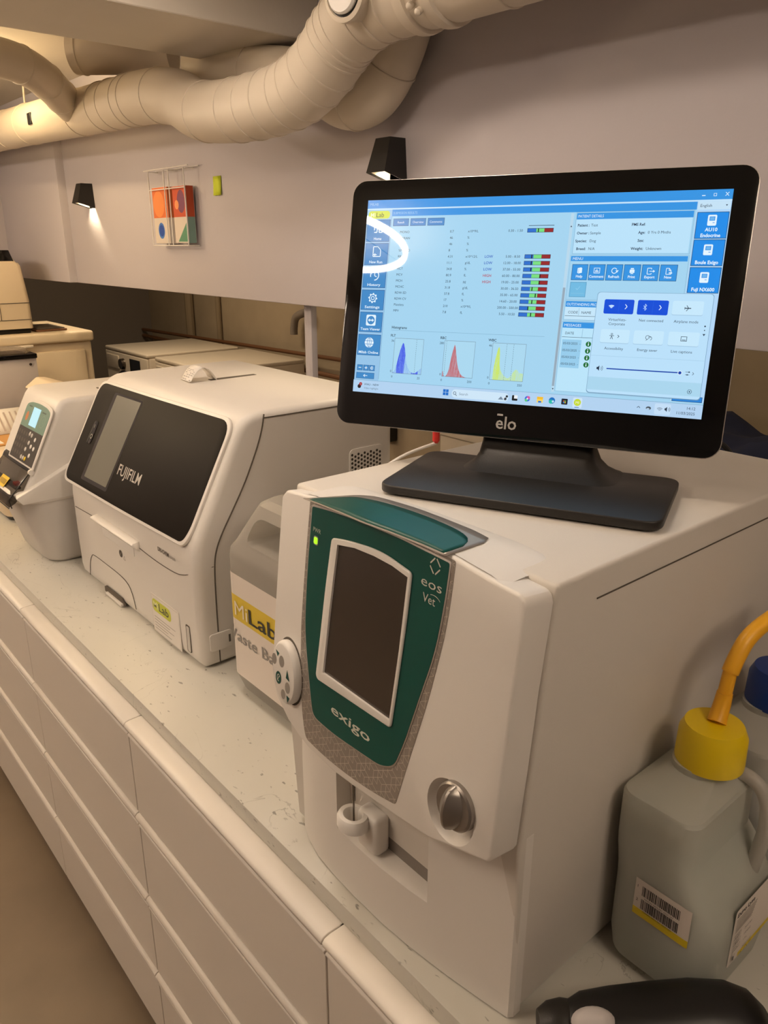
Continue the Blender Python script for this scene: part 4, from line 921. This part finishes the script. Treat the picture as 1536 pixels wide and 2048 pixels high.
# ================================================================ reagent bottles
def bottle(label):
    t = thing('reagent_bottle', label, 'bottle', (.275, -.29, .91), 'reagent bottles with screw caps')
    y0, y1 = -.3350, -.2455
    def br(x0, x1, ya, yb, z, r=.022): return [Vector((x, y, z)) for x, y in rrect(x0, ya, x1, yb, r, 6)]
    y2 = -.3690
    low = [(.9115, .216, .338, y2+.014, y1-.012, .02), (.924, .202, .350, y2+.003, y1-.002, .028), (.95, .197, .354, y2, y1, .030), (1.0, .197, .354, y2, y1, .030), (1.022, .197, .354, y2+.002, y1, .030), (1.040, .197, .352, y2+.009, y1, .028), (1.055, .197, .350, y2+.018, y1, .024), (1.068, .197, .346, y2+.027, y1, .020), (1.082, .197, .340, y0, y1, .018), (1.118, .197, .338, y0, y1, .018), (1.1360, .1975, .338, y0, y1, .018), (1.1400, .1992, .336, y0+.0020, y1-.0015, .018), (1.1425, .2035, .332, y0+.0055, y1-.005, .018)]
    put('body', G().loft([br(a, b, c, d, z, r_) for z, a, b, c, d, r_ in low]+[br(.232, .318, -.320, -.262, 1.1520, .026), br(.248, .308, -.318, -.266, 1.158, .025), br(.248, .308, -.318, -.266, 1.1655, .025)]), M['hdpe'], t, 26)
    put('grip_handle', G().tube(spline([(.306, -.318, 1.150), (.309, -.332, 1.150), (.310, -.347, 1.142), (.310, -.3565, 1.125), (.310, -.3590, 1.100), (.310, -.3570, 1.075), (.310, -.3530, 1.040)], 6), [.0078]*37, 12), M['hdpe2'], t, 60)
    put('reagent', G().loft([br(a+.005, b-.005, c+.005, d-.004, max(z, .917), max(.01, r_-.004)) for z, a, b, c, d, r_ in low[:10]]), M['liquid'], t)
    c_ = put('cap', G().lathe([(.0001, 1.164), (.0352, 1.164), (.0356, 1.167), (.0348, 1.199), (.0300, 1.2100), (.0001, 1.2115)], (.284, -.299, 0), (0, 0, 1), 48), M['yellow'], t, 28)
    return t, c_
bt1, cap1 = bottle('pale reagent bottle with a yellow cap and a barcode label')
bt2 = copy_tree(bt1); bt2.location.x += .170; bt2.location.y += .004; bt2['label'] = 'reagent bottle with a dark blue cap at the right edge'
for ch in bt2.children:
    n_ = ch.name.split('.')[0]
    if n_ in ('cap', 'reagent'):
        ch.data = ch.data.copy(); ch.data.materials[0] = M['blue'] if n_ == 'cap' else M['liquid2']
# parts only the yellow-capped bottle shows
ink = Ink()
ink.l = 1
for k in range(16): ink.l = 1; ink.rect(.004*k, 0, .004*k+.004, .0480, (226, 216, 206))
for k in range(16): ink.l = 2; ink.rect(.004*k, .0, .004*k+.004, .0095, (226, 200, 40))
ink.l = 3
random.seed(3)
for z0, h_ in ((.0285, .0125), (.0110, .0130)):
    x = .0085
    while x < .052:
        w_ = random.choice((.0004, .0006, .0009, .0012)); ink.rect(x, z0, x+w_, z0+h_, (30, 26, 24)); x += w_+random.choice((.0004, .0005, .0008)); ink.l -= 1
    ink.l += 1
ink.text('1', .0028, .0365, .0035, (40, 36, 32)); ink.text('2', .0028, .0190, .0035, (40, 36, 32)); ink.text('1504202 2412-001 20271207', .012, .0252, .0020, (60, 54, 50), wid=.034)
ink.text('1504202 2412-001 20271207', .012, .0080, .0020, (90, 80, 20), wid=.034)
b0 = at(1264, 1822, x=.1964)
def bf(x, y, l=0):
    yy = b0.y-x; r_ = .030
    if yy > -.2755: a = (yy+.2755)/r_; return Vector((.2270-(r_+.0006+l)*math.cos(a), -.2755+(r_+.0006+l)*math.sin(a), b0.z+y))
    if yy < -.3390: a = (-.3390-yy)/r_; return Vector((.2270-(r_+.0006+l)*math.cos(a), -.3390-(r_+.0006+l)*math.sin(a), b0.z+y))
    return Vector((.1964-l, yy, b0.z+y))
ink.build('barcode_label', bf, M['prt'], bt1)
ink = Ink()
ink.poly(rrect(0, 0, .125, .100, .004), (228, 218, 208)); ink.rect(.03, 0, .125, .008, (226, 200, 40))
ink.text('Exigo Lyse', .006, .0855, .0075, (36, 32, 30), 'l', .03, wid=.050)
for k in range(7): ink.rect(.006, .0800-k*.0034, .006+.060-k*.002, .0811-k*.0034, (120, 110, 104))
for k, (a, b) in enumerate((('LOT', '2412-001'), ('REF', '1504202'), ('CONT', '1.9 L'))):
    z0 = .0455-k*.0100; ink.frame(.006, z0, .0255, z0+.0080, (50, 44, 40), .0005); ink.text(a, .0158, z0+.0018, .0045, (50, 44, 40), 'c', .0, wid=.013); ink.text(b, .036, z0+.0020, .0040, (90, 82, 76))
ink.rect(.008, .010, .012, .018, (40, 36, 32)); ink.frame(.006, .009, .013, .021, (50, 44, 40), .0006); ink.text('2027-12-07', .034, .0155, .004, (90, 82, 76)); ink.text('4C', .030, .0075, .004, (60, 54, 50)); ink.line([(.040, .006), (.047, .014), (.052, .006)], .0006, (60, 54, 50)); ink.text('35C', .054, .0100, .004, (60, 54, 50))
b1_ = at(1452, 1938, y=-.3694)
ink.build('product_label', lambda x, y, l: Vector((b1_.x+x*.78, -.3694-l, b1_.z+y*.78)), M['prt'], bt1)
q = [at(1437, 1450, y=-.297), at(1445, 1405, y=-.297), at(1450, 1385, y=-.297), at(1460, 1345, y=-.297), at(1476, 1310, y=-.298), at(1500, 1272, y=-.30), at(1545, 1235, y=-.305), at(1620, 1190, y=-.31)]
q[0] = Vector((.2855, -.300, 1.2110))
tt = thing('filler_tube', 'yellow tube rising from the yellow bottle cap', 'tube', (.275, -.291, 1.2135))
put('spout', G().tube([q[0], q[1], q[2]], [.0098, .0088, .0082], 20), M['tube'], tt)
put('sleeve', G().tube([q[2]*1.0, q[3], q[3]+(q[4]-q[3])*.2], [.0074, .0072, .0070], 16), M['tube'], tt)
put('hose', G().tube(spline([tuple(p) for p in q[3:]], 5), .0088, 16), M['tube'], tt, 60)

# ================================================================ the handheld scanner, lower right
hs = thing('barcode_scanner', 'black handheld scanner lying in front of the reagent bottle', 'scanner', (.17, -.37, .91))
sA = Vector(at(1120, 2040, z=.944)); sB = Vector(at(1512, 2034, z=.946)); sA += Vector((-.004, -.006, 0)); sB += Vector((-.006, -.012, 0)); sd_ = (sB-sA).normalized(); sn = Vector((-sd_.y, sd_.x, 0)).normalized()
rings = []
for t_, a, b, zo in ((-.02, .010, .012, .0), (.03, .020, .022, .002), (.10, .028, .026, .003), (.25, .033, .030, .003), (.45, .036, .033, .005), (.65, .037, .036, .007), (.82, .036, .036, .006), (.93, .031, .031, .003), (1.0, .020, .020, .000)):
    c_ = sA.lerp(sB, t_)+Z3*zo
    rings.append([c_+sn*(a*math.copysign(abs(math.cos(q_))**.75, math.cos(q_)))+Z3*(b*math.copysign(abs(math.sin(q_))**.8, math.sin(q_))) for q_ in (2*PI*k/28 for k in range(28))])
put('body', G().loft(rings), M['black'], hs, 60)
c_ = sA-sd_*.004+sn*.002
put('nose_cap', G().lathe([(.0001, -.022), (.014, -.020), (.021, -.010), (.024, .004), (.023, .012), (.0001, .013)], c_, sd_, 32), M['satin'], hs)
put('nose_collar', G().lathe([(.017, .006), (.019, .008), (.019, .022), (.017, .024)], c_, sd_, 32), M['gloss'], hs)
cc = sA.lerp(sB, .13)+Vector((-.004, -.004, .008))
g = G(); rg = []
for z_, k in ((0, 1.0), (.006, .92), (.010, .7), (.012, .35), (.0125, .01)):
    rg.append([cc+sd_*(.022*k*math.cos(q_))+(sn*-.45+Z3*.9).normalized()*(.018+z_)+((sn*-.9-Z3*.45).normalized())*(.014*k*math.sin(q_)) for q_ in (2*PI*j/24 for j in range(24))])
put('grey_button', G().loft(rg), M['greybox'], hs, 60)
cb_ = put('cable', G().tube(spline([tuple(sB+Vector((.0, .01, -.01))), tuple(sB+Vector((.04, .0, -.018))), tuple(sB+Vector((.09, .0, -.030))), tuple(sB+Vector((.2, .02, -.0315)))], 5), .0035, 8), M['black'], hs)

# ================================================================ things on the wall
gy = lambda u, v, X=.72: at(u, v, x=X)
def glove_box(u0, u1, v0, v1, X, label, top, blue):
    a = gy(u0, v0, X); b = gy(u1, v1, X); y1, y0 = a.y, b.y; z1, z0 = (a.z+gy(u1, v0, X).z)/2, (b.z+gy(u0, v1, X).z)/2
    t = thing('glove_box', label, 'box', ((X+.79)/2, (y0+y1)/2, z0), 'glove boxes in the wall rack')
    put('carton', G().box((X, y0, z0), (.792, y1, z1), .002), M['paper'], t)
    ink = Ink(); zm = z0+(z1-z0)*.46
    ink.rect(-y1+.001, z0+.001, -y0-.001, zm, (214, 202, 188)); ink.rect(-y1+.001, zm, -y0-.001, z1-.001, top)
    if blue: ink.disc(-(y0+y1)/2-.004, z0+(zm-z0)*.5, .023, (70, 120, 190), 24, .025); ink.disc(-(y0+y1)/2-.004, z0+(zm-z0)*.5, .018, (20, 70, 160), 24); ink.disc(-(y0+y1)/2-.01, zm+(z1-zm)*.45, .040, (236, 140, 70), 24)
    else: ink.poly([(-y1+.02, z0+.004), (-y0-.004, z0+.004), (-y0-.004, z0+.065)], (84, 140, 108)); ink.disc(-(y0+y1)/2+.01, zm+(z1-zm)*.5, .026, (120, 60, 90), 20, .034); ink.disc(-(y0+y1)/2-.02, zm+(z1-zm)*.4, .014, (236, 150, 90), 12)
    ink.build('printed_face', lambda x, y, l: Vector((X-.0004-l, -x, y)), M['prt'], t)
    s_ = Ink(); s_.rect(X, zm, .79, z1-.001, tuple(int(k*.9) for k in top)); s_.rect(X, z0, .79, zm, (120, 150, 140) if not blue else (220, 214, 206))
    s_.build('printed_side', lambda x, y, l: Vector((x, y0-.0004-l, y)), M['prt'], t)
    return y0, y1, z0, z1
A1 = glove_box(303, 342, 374, 487, .765, 'orange and white glove box with a blue dot, left in the wire rack', (222, 112, 50), True)
A2 = glove_box(343, 379, 371, 486, .765, 'rust and white glove box with a green corner, right in the wire rack', (200, 78, 34), False)
wr = thing('wire_rack', 'thin white wire rack holding the glove boxes', 'rack', (.75, (A1[1]+A2[0])/2, A2[2]))
def wire(P, r=.0018): put('wire', G().tube(P, r, 6), M['clearp'] if 0 else M['bezel'], wr)
yl, yr = A1[1]+.006, A2[0]-.006; ym = (A1[0]+A2[1])/2; zt = A1[3]+.052; zb_ = A1[2]-.006
for yy in (yl, ym+.02, ym-.012, yr): wire([(.795, yy, zt-.004), (.759, yy, zt-.004), (.759, yy, zb_), (.795, yy, zb_)])
for X in (.759, .795): wire([(X, yl, zb_), (X, yr, zb_)])
wire([(.759, yl+.03, zt), (.759, yr-.03, zt)]); wire([(.795, yl+.02, zt), (.795, yr-.03, zt)]); wire([(.759, yl, zt-.06), (.759, yr, zt-.06)])
s0 = gy(425, 353, .797); s1 = gy(443, 390, .797)
rows_ = [[Vector((.7985-.0035*k*k/9*(1 if j else .6), s0.y+(s1.y-s0.y)*j, s0.z+(s1.z-s0.z)*k/3)) for j in (0, .5, 1)] for k in range(4)]
g = G(); g.grid(rows_); sn_ = put('sticky_note', g, M['sticky']); sn_.modifiers.new('s', 'SOLIDIFY').thickness = .0004
tag(sn_, 'yellow-green sticky note on the white wall panel', 'note')

# ================================================================ ducts
def duct(label, path, r, ringsat=(), name='ventilation_duct', capend=None, sm=8):
    P = spline(path, sm); t = thing(name, label, 'duct', tuple(P[0]), 'white ventilation ducts')
    put('pipe', G().tube(P, r, 36), M['duct'], t, 50)
    n = len(P)
    for f in ringsat:
        i = min(n-2, max(1, int(f*(n-1)))); a = P[i]; d = (P[i+1]-P[i-1]).normalized()
        put('seam_ring', G().lathe([(r*.99, -.0035), (r+.0016, -.0025), (r+.0022, 0), (r+.0016, .0025), (r*.99, .0035)], a, d, 40), M['duct'], t)
    return t
XD = .59
def dp(u, v, X=XD): p = at(u, v, x=X); return tuple(p)
main_path = [(XD, 3.64, 2.120), (XD, 3.1, 2.106), (XD, 2.6, 2.094), (XD, 2.1, 2.078), (XD, 1.75, 2.068), (XD, 1.55, 2.060), (XD-.004, 1.40, 2.038), (XD-.012, 1.27, 1.994), (XD-.018, 1.12, 1.976), (XD-.015, .98, 1.974), (XD-.006, .87, 1.986), (XD, .785, 2.022), (XD, .715, 2.066), (XD, .64, 2.092), (XD, .54, 2.098), (XD, .2, 2.096), (XD, -.4, 2.09), (XD, -1.3, 2.085)]
dm = duct('main white duct that dips and bends in front of the wall panel', main_path, .066, (.03, .07, .10, .13, .19, .215, .235, .255, .27, .32, .43, .49, .515, .55, .575, .60, .63, .655, .685, .705, .72, .76, .80, .82, .87))
# tee cap facing the aisle and coupling clamps
tc_ = Vector((XD-.010, .615, 2.098)); td = Vector((-.93, -.15, -.05)).normalized()
put('tee_collar', G().lathe([(.040, .0), (.040, .068), (.045, .072), (.045, .082), (.038, .084), (.036, .080)], tc_, td, 36), M['duct'], dm)
put('tee_gasket', G().lathe([(.0001, .0795), (.037, .0795), (.037, .081), (.0001, .081)], tc_, td, 36), M['black'], dm)
put('tee_cap', G().lathe([(.0001, .081), (.032, .081), (.033, .086), (.030, .090), (.0001, .091)], tc_, td, 36), M['bezel'], dm)
for yy, zz in ((.44, 2.098), (.50, 2.098)):
    put('clamp', G().lathe([(.066, -.014), (.0715, -.011), (.073, 0), (.0715, .011), (.066, .014)], (XD, yy, zz), (0, 1, 0), 40), M['duct'], dm)
for a_, b_, c_ in ((-.055, .47, 2.056), (-.050, .455, 2.046), (-.062, .462, 2.068)):
    put('bolt', G().lathe([(.0001, 0), (.006, 0), (.006, .008), (.003, .011), (.0001, .012)], (XD+a_, b_, c_), (-.8, -.1, -.5), 12), M['duct'], dm)
put('rubber_mark', G().box((XD-.069, 2.33, 2.066), (XD-.062, 2.365, 2.102), .003), M['black'], dm)
duct('white duct behind the main one, close to the wall panel', [(.727, 1.53, 2.150), (.727, 1.40, 2.120), (.727, 1.2, 2.085), (.727, 1.02, 2.045), (.727, .90, 1.990), (.727, .82, 1.985), (.727, .76, 2.02), (.727, .71, 2.09), (.727, .69, 2.16), (.727, .685, 2.27)], .058, (.2, .5, .7, .85))
bp = spline([(-2.98, 1.76, 2.150), (-1.0, 1.76, 2.150), (.05, 1.76, 2.148), (.25, 1.77, 2.146), (.34, 1.80, 2.140), (.42, 1.87, 2.125), (.50, 1.97, 2.102), (.585, 2.08, 2.078)], 6)
br_ = put('branch_pipe', G().tube(bp, .048, 32), M['duct'], dm, 50)
for k_ in (24, 31, 36, 40):
    a = bp[k_]; d = (bp[k_+1]-bp[k_-1]).normalized()
    put('seam_ring', G().lathe([(.0475, -.0035), (.0500, -.002), (.0500, .002), (.0475, .0035)], a, d, 36), M['duct'], br_)
duct('short wide duct stub under the ceiling, behind the beam', [(.53, 1.90, 2.212), (.62, 1.80, 2.210), (.69, 1.745, 2.210), (.735, 1.70, 2.210)], .060, (.1,))
rod = put('hanger_rod', G().tube([at(45, 160, x=.59), at(52, 235, x=.59)], .0035, 8), M['duct']); rod.data.update()
tag(rod, 'thin white rod holding the main duct', 'rod')

# ================================================================ laundry space behind the panel
def washer(y0, label, top=1.10):
    x0, x1, y1 = 1.40, 1.99, y0+.60
    t = thing('washing_machine', label, 'washing machine', ((x0+x1)/2, y0+.3, 0), 'white washing machines')
    put('cabinet', G().box((x0+.012, y0, .03), (x1, y1, top-.02), .012, 3), M['washer'], t)
    put('top_plate', G().box((x0, y0, top-.022), (x1, y1, top), .008, 3), M['washer'], t)
    put('front_panel', G().box((x0, y0+.004, .10), (x0+.014, y1-.004, top-.026), .004), M['washer'], t)
    dr = put('door', G().lathe([(.215, 0), (.222, .02), (.205, .035), (.185, .036), (.14, .028), (.0001, .040)], (x0, y0+.30, .745), (-1, 0, 0), 44), M['gloss'], t)
    put('door_rim', G().lathe([(.23, 0), (.232, .010), (.215, .014), (.213, 0)], (x0, y0+.30, .745), (-1, 0, 0), 44), M['black'], dr)
    put('dial', G().lathe([(.0001, 0), (.032, 0), (.030, .022), (.0001, .024)], (x0, y0+.335, top-.085), (-1, 0, 0), 28), M['steel'], t)
    put('display', G().prism(rrect(y0+.10, top-.125, y0+.24, top-.045, .005), (x0+.001, 0, 0), Y3, Z3, -X3, .004), M['gloss'], t)
    put('soap_drawer', G().prism(rrect(y0+.40, top-.125, y0+.58, top-.045, .006), (x0+.001, 0, 0), Y3, Z3, -X3, .006, .002), M['washer'], t)
    for yy in (y0+.05, y1-.05):
        for xx in (x0+.06, x1-.06): put('foot', G().lathe([(.02, 0), (.02, .032)], (xx, yy, 0)), M['black'], t)
    return t
w1 = washer(3.60, 'white washing machine with a black door, beside the dark grey wall')
w2 = washer(2.90, 'second white washing machine, half hidden by the black-fronted analyzer')
lc = thing('storage_cabinet', 'low white cabinet behind the blood analyzer', 'cabinet', (1.75, .35, 0))
put('body', G().box((1.45, -.6, 0), (2.1, 1.3, 1.06), .004), M['washer'], lc); put('top', G().box((1.43, -.62, 1.06), (2.11, 1.32, 1.09), .004), M['washer'], lc)
rows_ = []
for i in range(26):
    r_ = []
    for j in range(14):
        u_, v_ = i/25, j/13; e = max(0., min(1, 6*min(u_, 1-u_, v_, 1-v_)))
        r_.append(Vector((1.62+.44*v_+.02*math.sin(u_*9), -.35+1.35*u_+.02*math.sin(v_*8), 1.094+e**.5*(.055+.03*math.sin(u_*17+v_*4)*math.sin(v_*9)+.02*math.sin(u_*31)))))
    rows_.append(r_)
g = G(); g.grid(rows_); tag(put('cloth', g, M['cloth'], ang=80), 'dark navy cloth heaped behind the blood analyzer', 'cloth')
cbx = put('cable', G().tube(spline([(.648, .10, 1.36), (.652, .03, 1.405), (.655, -.03, 1.418), (.655, -.09, 1.412), (.656, -.12, 1.37)], 6), .004, 8), M['black'])
tag(cbx, 'black cable running behind the blood analyzer', 'cable')
def pipe(label, P, r, m, name='copper_pipe'):
    o = put(name, G().tube(spline([tuple(p) for p in P], 3) if len(P) > 2 else P, r, 10), m); tag(o, label, 'pipe', 'pipes on the laundry wall'); return o
bx = 2.040
pipe('upper copper pipe along the laundry wall', [(bx, 5.08, 1.085), (bx, 2.2, 1.125)], .011, M['copper'])
pipe('lower copper pipe along the laundry wall', [(bx, 5.08, 1.040), (bx, 4.1, 1.035), (bx, 3.3, 1.03), (bx, 2.2, 1.02)], .013, M['copper'])
pipe('wide painted pipe going up the laundry wall', [(2.088, 4.40, 1.0), (2.088, 4.40, 2.27)], .030, M['pipegrey'], 'painted_pipe')
pipe('narrow painted pipe going up the laundry wall', [(2.100, 4.02, 1.0), (2.100, 4.02, 2.27)], .017, M['pipegrey'], 'painted_pipe')
h0 = at(608, 626, x=2.06); h1 = at(592, 635, x=2.06); h2 = at(588, 655, x=2.06); h3 = at(588, 669, x=2.06)
tag(put('drain_hose', G().tube(spline([tuple(h0+X3*.05), tuple(h0), tuple(h1), tuple(h2), tuple(h3)], 5), .022, 12), M['greywall']), 'grey bent drain hose hanging beside the post', 'hose')
jb = at(768, 862, x=2.07)
tag(put('junction_box', G().box((2.06, jb.y-.05, jb.z-.05), (2.118, jb.y+.03, jb.z+.14), .006), M['black']), 'small black box on the laundry wall, left of the red connector', 'box')

# ================================================================ the far end of the counter
fr = thing('chest_refrigerator', 'cream lidded refrigerator standing beyond the end of the counter', 'refrigerator', (.50, 3.3, 0))
put('body', G().box((.10, 3.02, .02), (.888, 3.58, 1.272), .012, 3), M['cream'], fr)
put('lid', G().box((.09, 2.99, 1.272), (.893, 3.60, 1.318), .012, 3), M['cream'], fr)
put('door_panel', G().box((.14, 3.003, .20), (.852, 3.022, 1.236), .010, 2), M['cream'], fr)
put('handle', G().box((.30, 2.975, 1.262), (.62, 2.992, 1.274), .004), M['washer'], fr)
ca_ = thing('tabletop_analyzer', 'cream analyzer with a small tilted screen, on top of the cream refrigerator', 'analyzer', (.45, 3.25, 1.318))
cr = lambda x0, x1, y0, y1, z, r=.02: [Vector((x, y, z)) for x, y in rrect(x0, y0, x1, y1, r, 4)]
put('housing', G().loft([cr(.30, .650, 3.03, 3.45, 1.340), cr(.30, .648, 3.03, 3.45, 1.46), cr(.305, .634, 3.035, 3.44, 1.60), cr(.31, .628, 3.04, 3.44, 1.612)]), M['cream'], ca_, 40)
put('head', G().loft([cr(.315, .622, 3.05, 3.42, 1.612, .015), cr(.32, .602, 3.10, 3.40, 1.662, .015)]), M['cream'], ca_, 40)
put('base', G().box((.31, 3.05, 1.318), (.64, 3.43, 1.342), .004), M['black'], ca_)
for P in ([(.31, 3.0285, 1.448), (.645, 3.0285, 1.448)], [(.31, 3.0285, 1.378), (.648, 3.0285, 1.378)], [(.52, 3.0285, 1.378), (.52, 3.0285, 1.446)]): put('seam', G().tube([Vector(p) for p in P], .0014, 6), M['seam'], ca_)
put('screen_hood', G().prism([(3.06, 1.622), (3.14, 1.70), (3.19, 1.70), (3.16, 1.622)], (.535, 0, 0), Y3, Z3, X3, .072, .004), M['black'], ca_) if 0 else None
scn = put('screen', G().loft([[Vector((.515, 3.056, 1.618)), Vector((.612, 3.056, 1.618)), Vector((.605, 3.085, 1.664)), Vector((.515, 3.085, 1.664))], [Vector((.515, 3.07, 1.612)), Vector((.612, 3.07, 1.612)), Vector((.605, 3.10, 1.66)), Vector((.515, 3.10, 1.66))]], bev=.003), M['gloss'], ca_)
rt_ = thing('red_tray', 'flat dark red tray on the refrigerator, right of the cream analyzer', 'tray', (.75, 3.2, 1.318))
put('plate', G().box((.665, 3.06, 1.3185), (.80, 3.30, 1.328), .003), M['copper'], rt_); put('rim', G().box((.672, 3.07, 1.328), (.793, 3.29, 1.332), .002), M['seam'], rt_)
gb = thing('grey_instrument', 'grey boxy instrument with a black top edge and two screws, on the worktop', 'instrument', (.39, 2.7, .91))
put('case', G().box((.20, 2.60, .915), (.512, 2.88, 1.268), .003, 2), M['greybox'], gb)
put('lid', G().box((.195, 2.592, 1.268), (.514, 2.885, 1.286), .003, 2), M['gloss'], gb)
for x_, z_ in ((.487, 1.245), (.492, 1.112), (.24, 1.245)): put('screw', G().lathe([(.0001, 0), (.0055, 0), (.0045, .003), (.0001, .0032)], (x_, 2.600, z_), (0, -1, 0), 12), M['steel'], gb)
for x_ in (.23, .48): put('foot', G().box((x_-.01, 2.62, .9105), (x_+.01, 2.86, .916)), M['black'], gb)
cp = thing('plastic_scoop', 'clear plastic tray with a black clip on top of the grey instrument', 'tray', (.42, 2.74, 1.286))
put('tray', G().loft([cr(.385, .485, 2.63, 2.76, 1.2865, .01), cr(.375, .492, 2.62, 2.77, 1.302, .01)]), M['clearp'], cp); put('clip', G().box((.36, 2.625, 1.2865), (.384, 2.70, 1.325), .004), M['black'], cp)
# papers, folder and small instrument at the left edge
px = thing('small_instrument', 'small rounded cream instrument at the left edge, below the cardboard folder', 'instrument', (.2, 1.95, .91))
put('housing', G().loft([cr(.115, .33, 1.74, 2.10, .925, .04), cr(.10, .34, 1.725, 2.12, .97, .05), cr(.105, .34, 1.73, 2.115, 1.02, .05), cr(.13, .33, 1.75, 2.10, 1.05, .05), cr(.16, .31, 1.78, 2.08, 1.062, .04)]), M['cream'], px, 60)
put('base', G().loft([cr(.125, .32, 1.75, 2.09, .9105, .03), cr(.12, .325, 1.745, 2.095, .926, .03)]), M['black'], px)
fo = thing('cardboard_folder', 'brown cardboard folder between the keypad analyzer and the grey instrument', 'folder', (.32, 2.4, .96))
put('cover', G().box((.17, 2.29, 1.010), (.50, 2.56, 1.018), .002), M['card'], fo); put('label', G().box((.20, 2.31, 1.0182), (.275, 2.37, 1.0187)), M['paper'], fo)
bk_ = thing('dark_case', 'dark flat case under the cardboard folder', 'case', (.33, 2.42, .91))
put('shell', G().box((.18, 2.31, .9105), (.49, 2.56, 1.0095), .006), M['keypad'], bk_); put('lamp', G().box((.30, 2.306, .984), (.325, 2.3105, .994), .001), M['rose'], bk_)
pr = G(); pr.grid([[Vector((.20+.24*j, 2.45+.10*k, 1.02+.075*k)) for j in (0, .5, 1)] for k in (0, .5, 1)])
po = put('paper_sheet', pr, M['paper']); po.modifiers.new('s', 'SOLIDIFY').thickness = .0008
tag(po, 'printed white sheet leaning on the grey instrument above the folder', 'paper')
ink = Ink()
for k in range(10): ink.rect(.215+k*.021, .10, .221+k*.021, .85, (176, 160, 150))
ink.build('printed_lines', lambda x, y, l: Vector((x, 2.4482+.10*y, 1.0215+.075*y)), M['prt'], po)
bn = thing('cream_box', 'low cream box with a tilted lid behind the keypad analyzer', 'box', (.40, 1.85, .91))
put('body', G().loft([cr(.37, .56, 1.70, 1.92, .912, .02), cr(.35, .58, 1.685, 1.935, 1.24, .02)]), M['cream'], bn, 40)
put('rim', G().loft([cr(.345, .585, 1.68, 1.94, 1.222, .02), cr(.342, .588, 1.676, 1.944, 1.240, .02)]), M['cream'], bn, 40)
put('lid', G().prism([(.262, 1.272), (.300, 1.300), (.325, 1.298), (.480, 1.238), (.480, 1.224), (.345, 1.232)], (0, 1.70, 0), X3, Z3, Y3, .22, .005, 3), M['cream'], bn, 40)
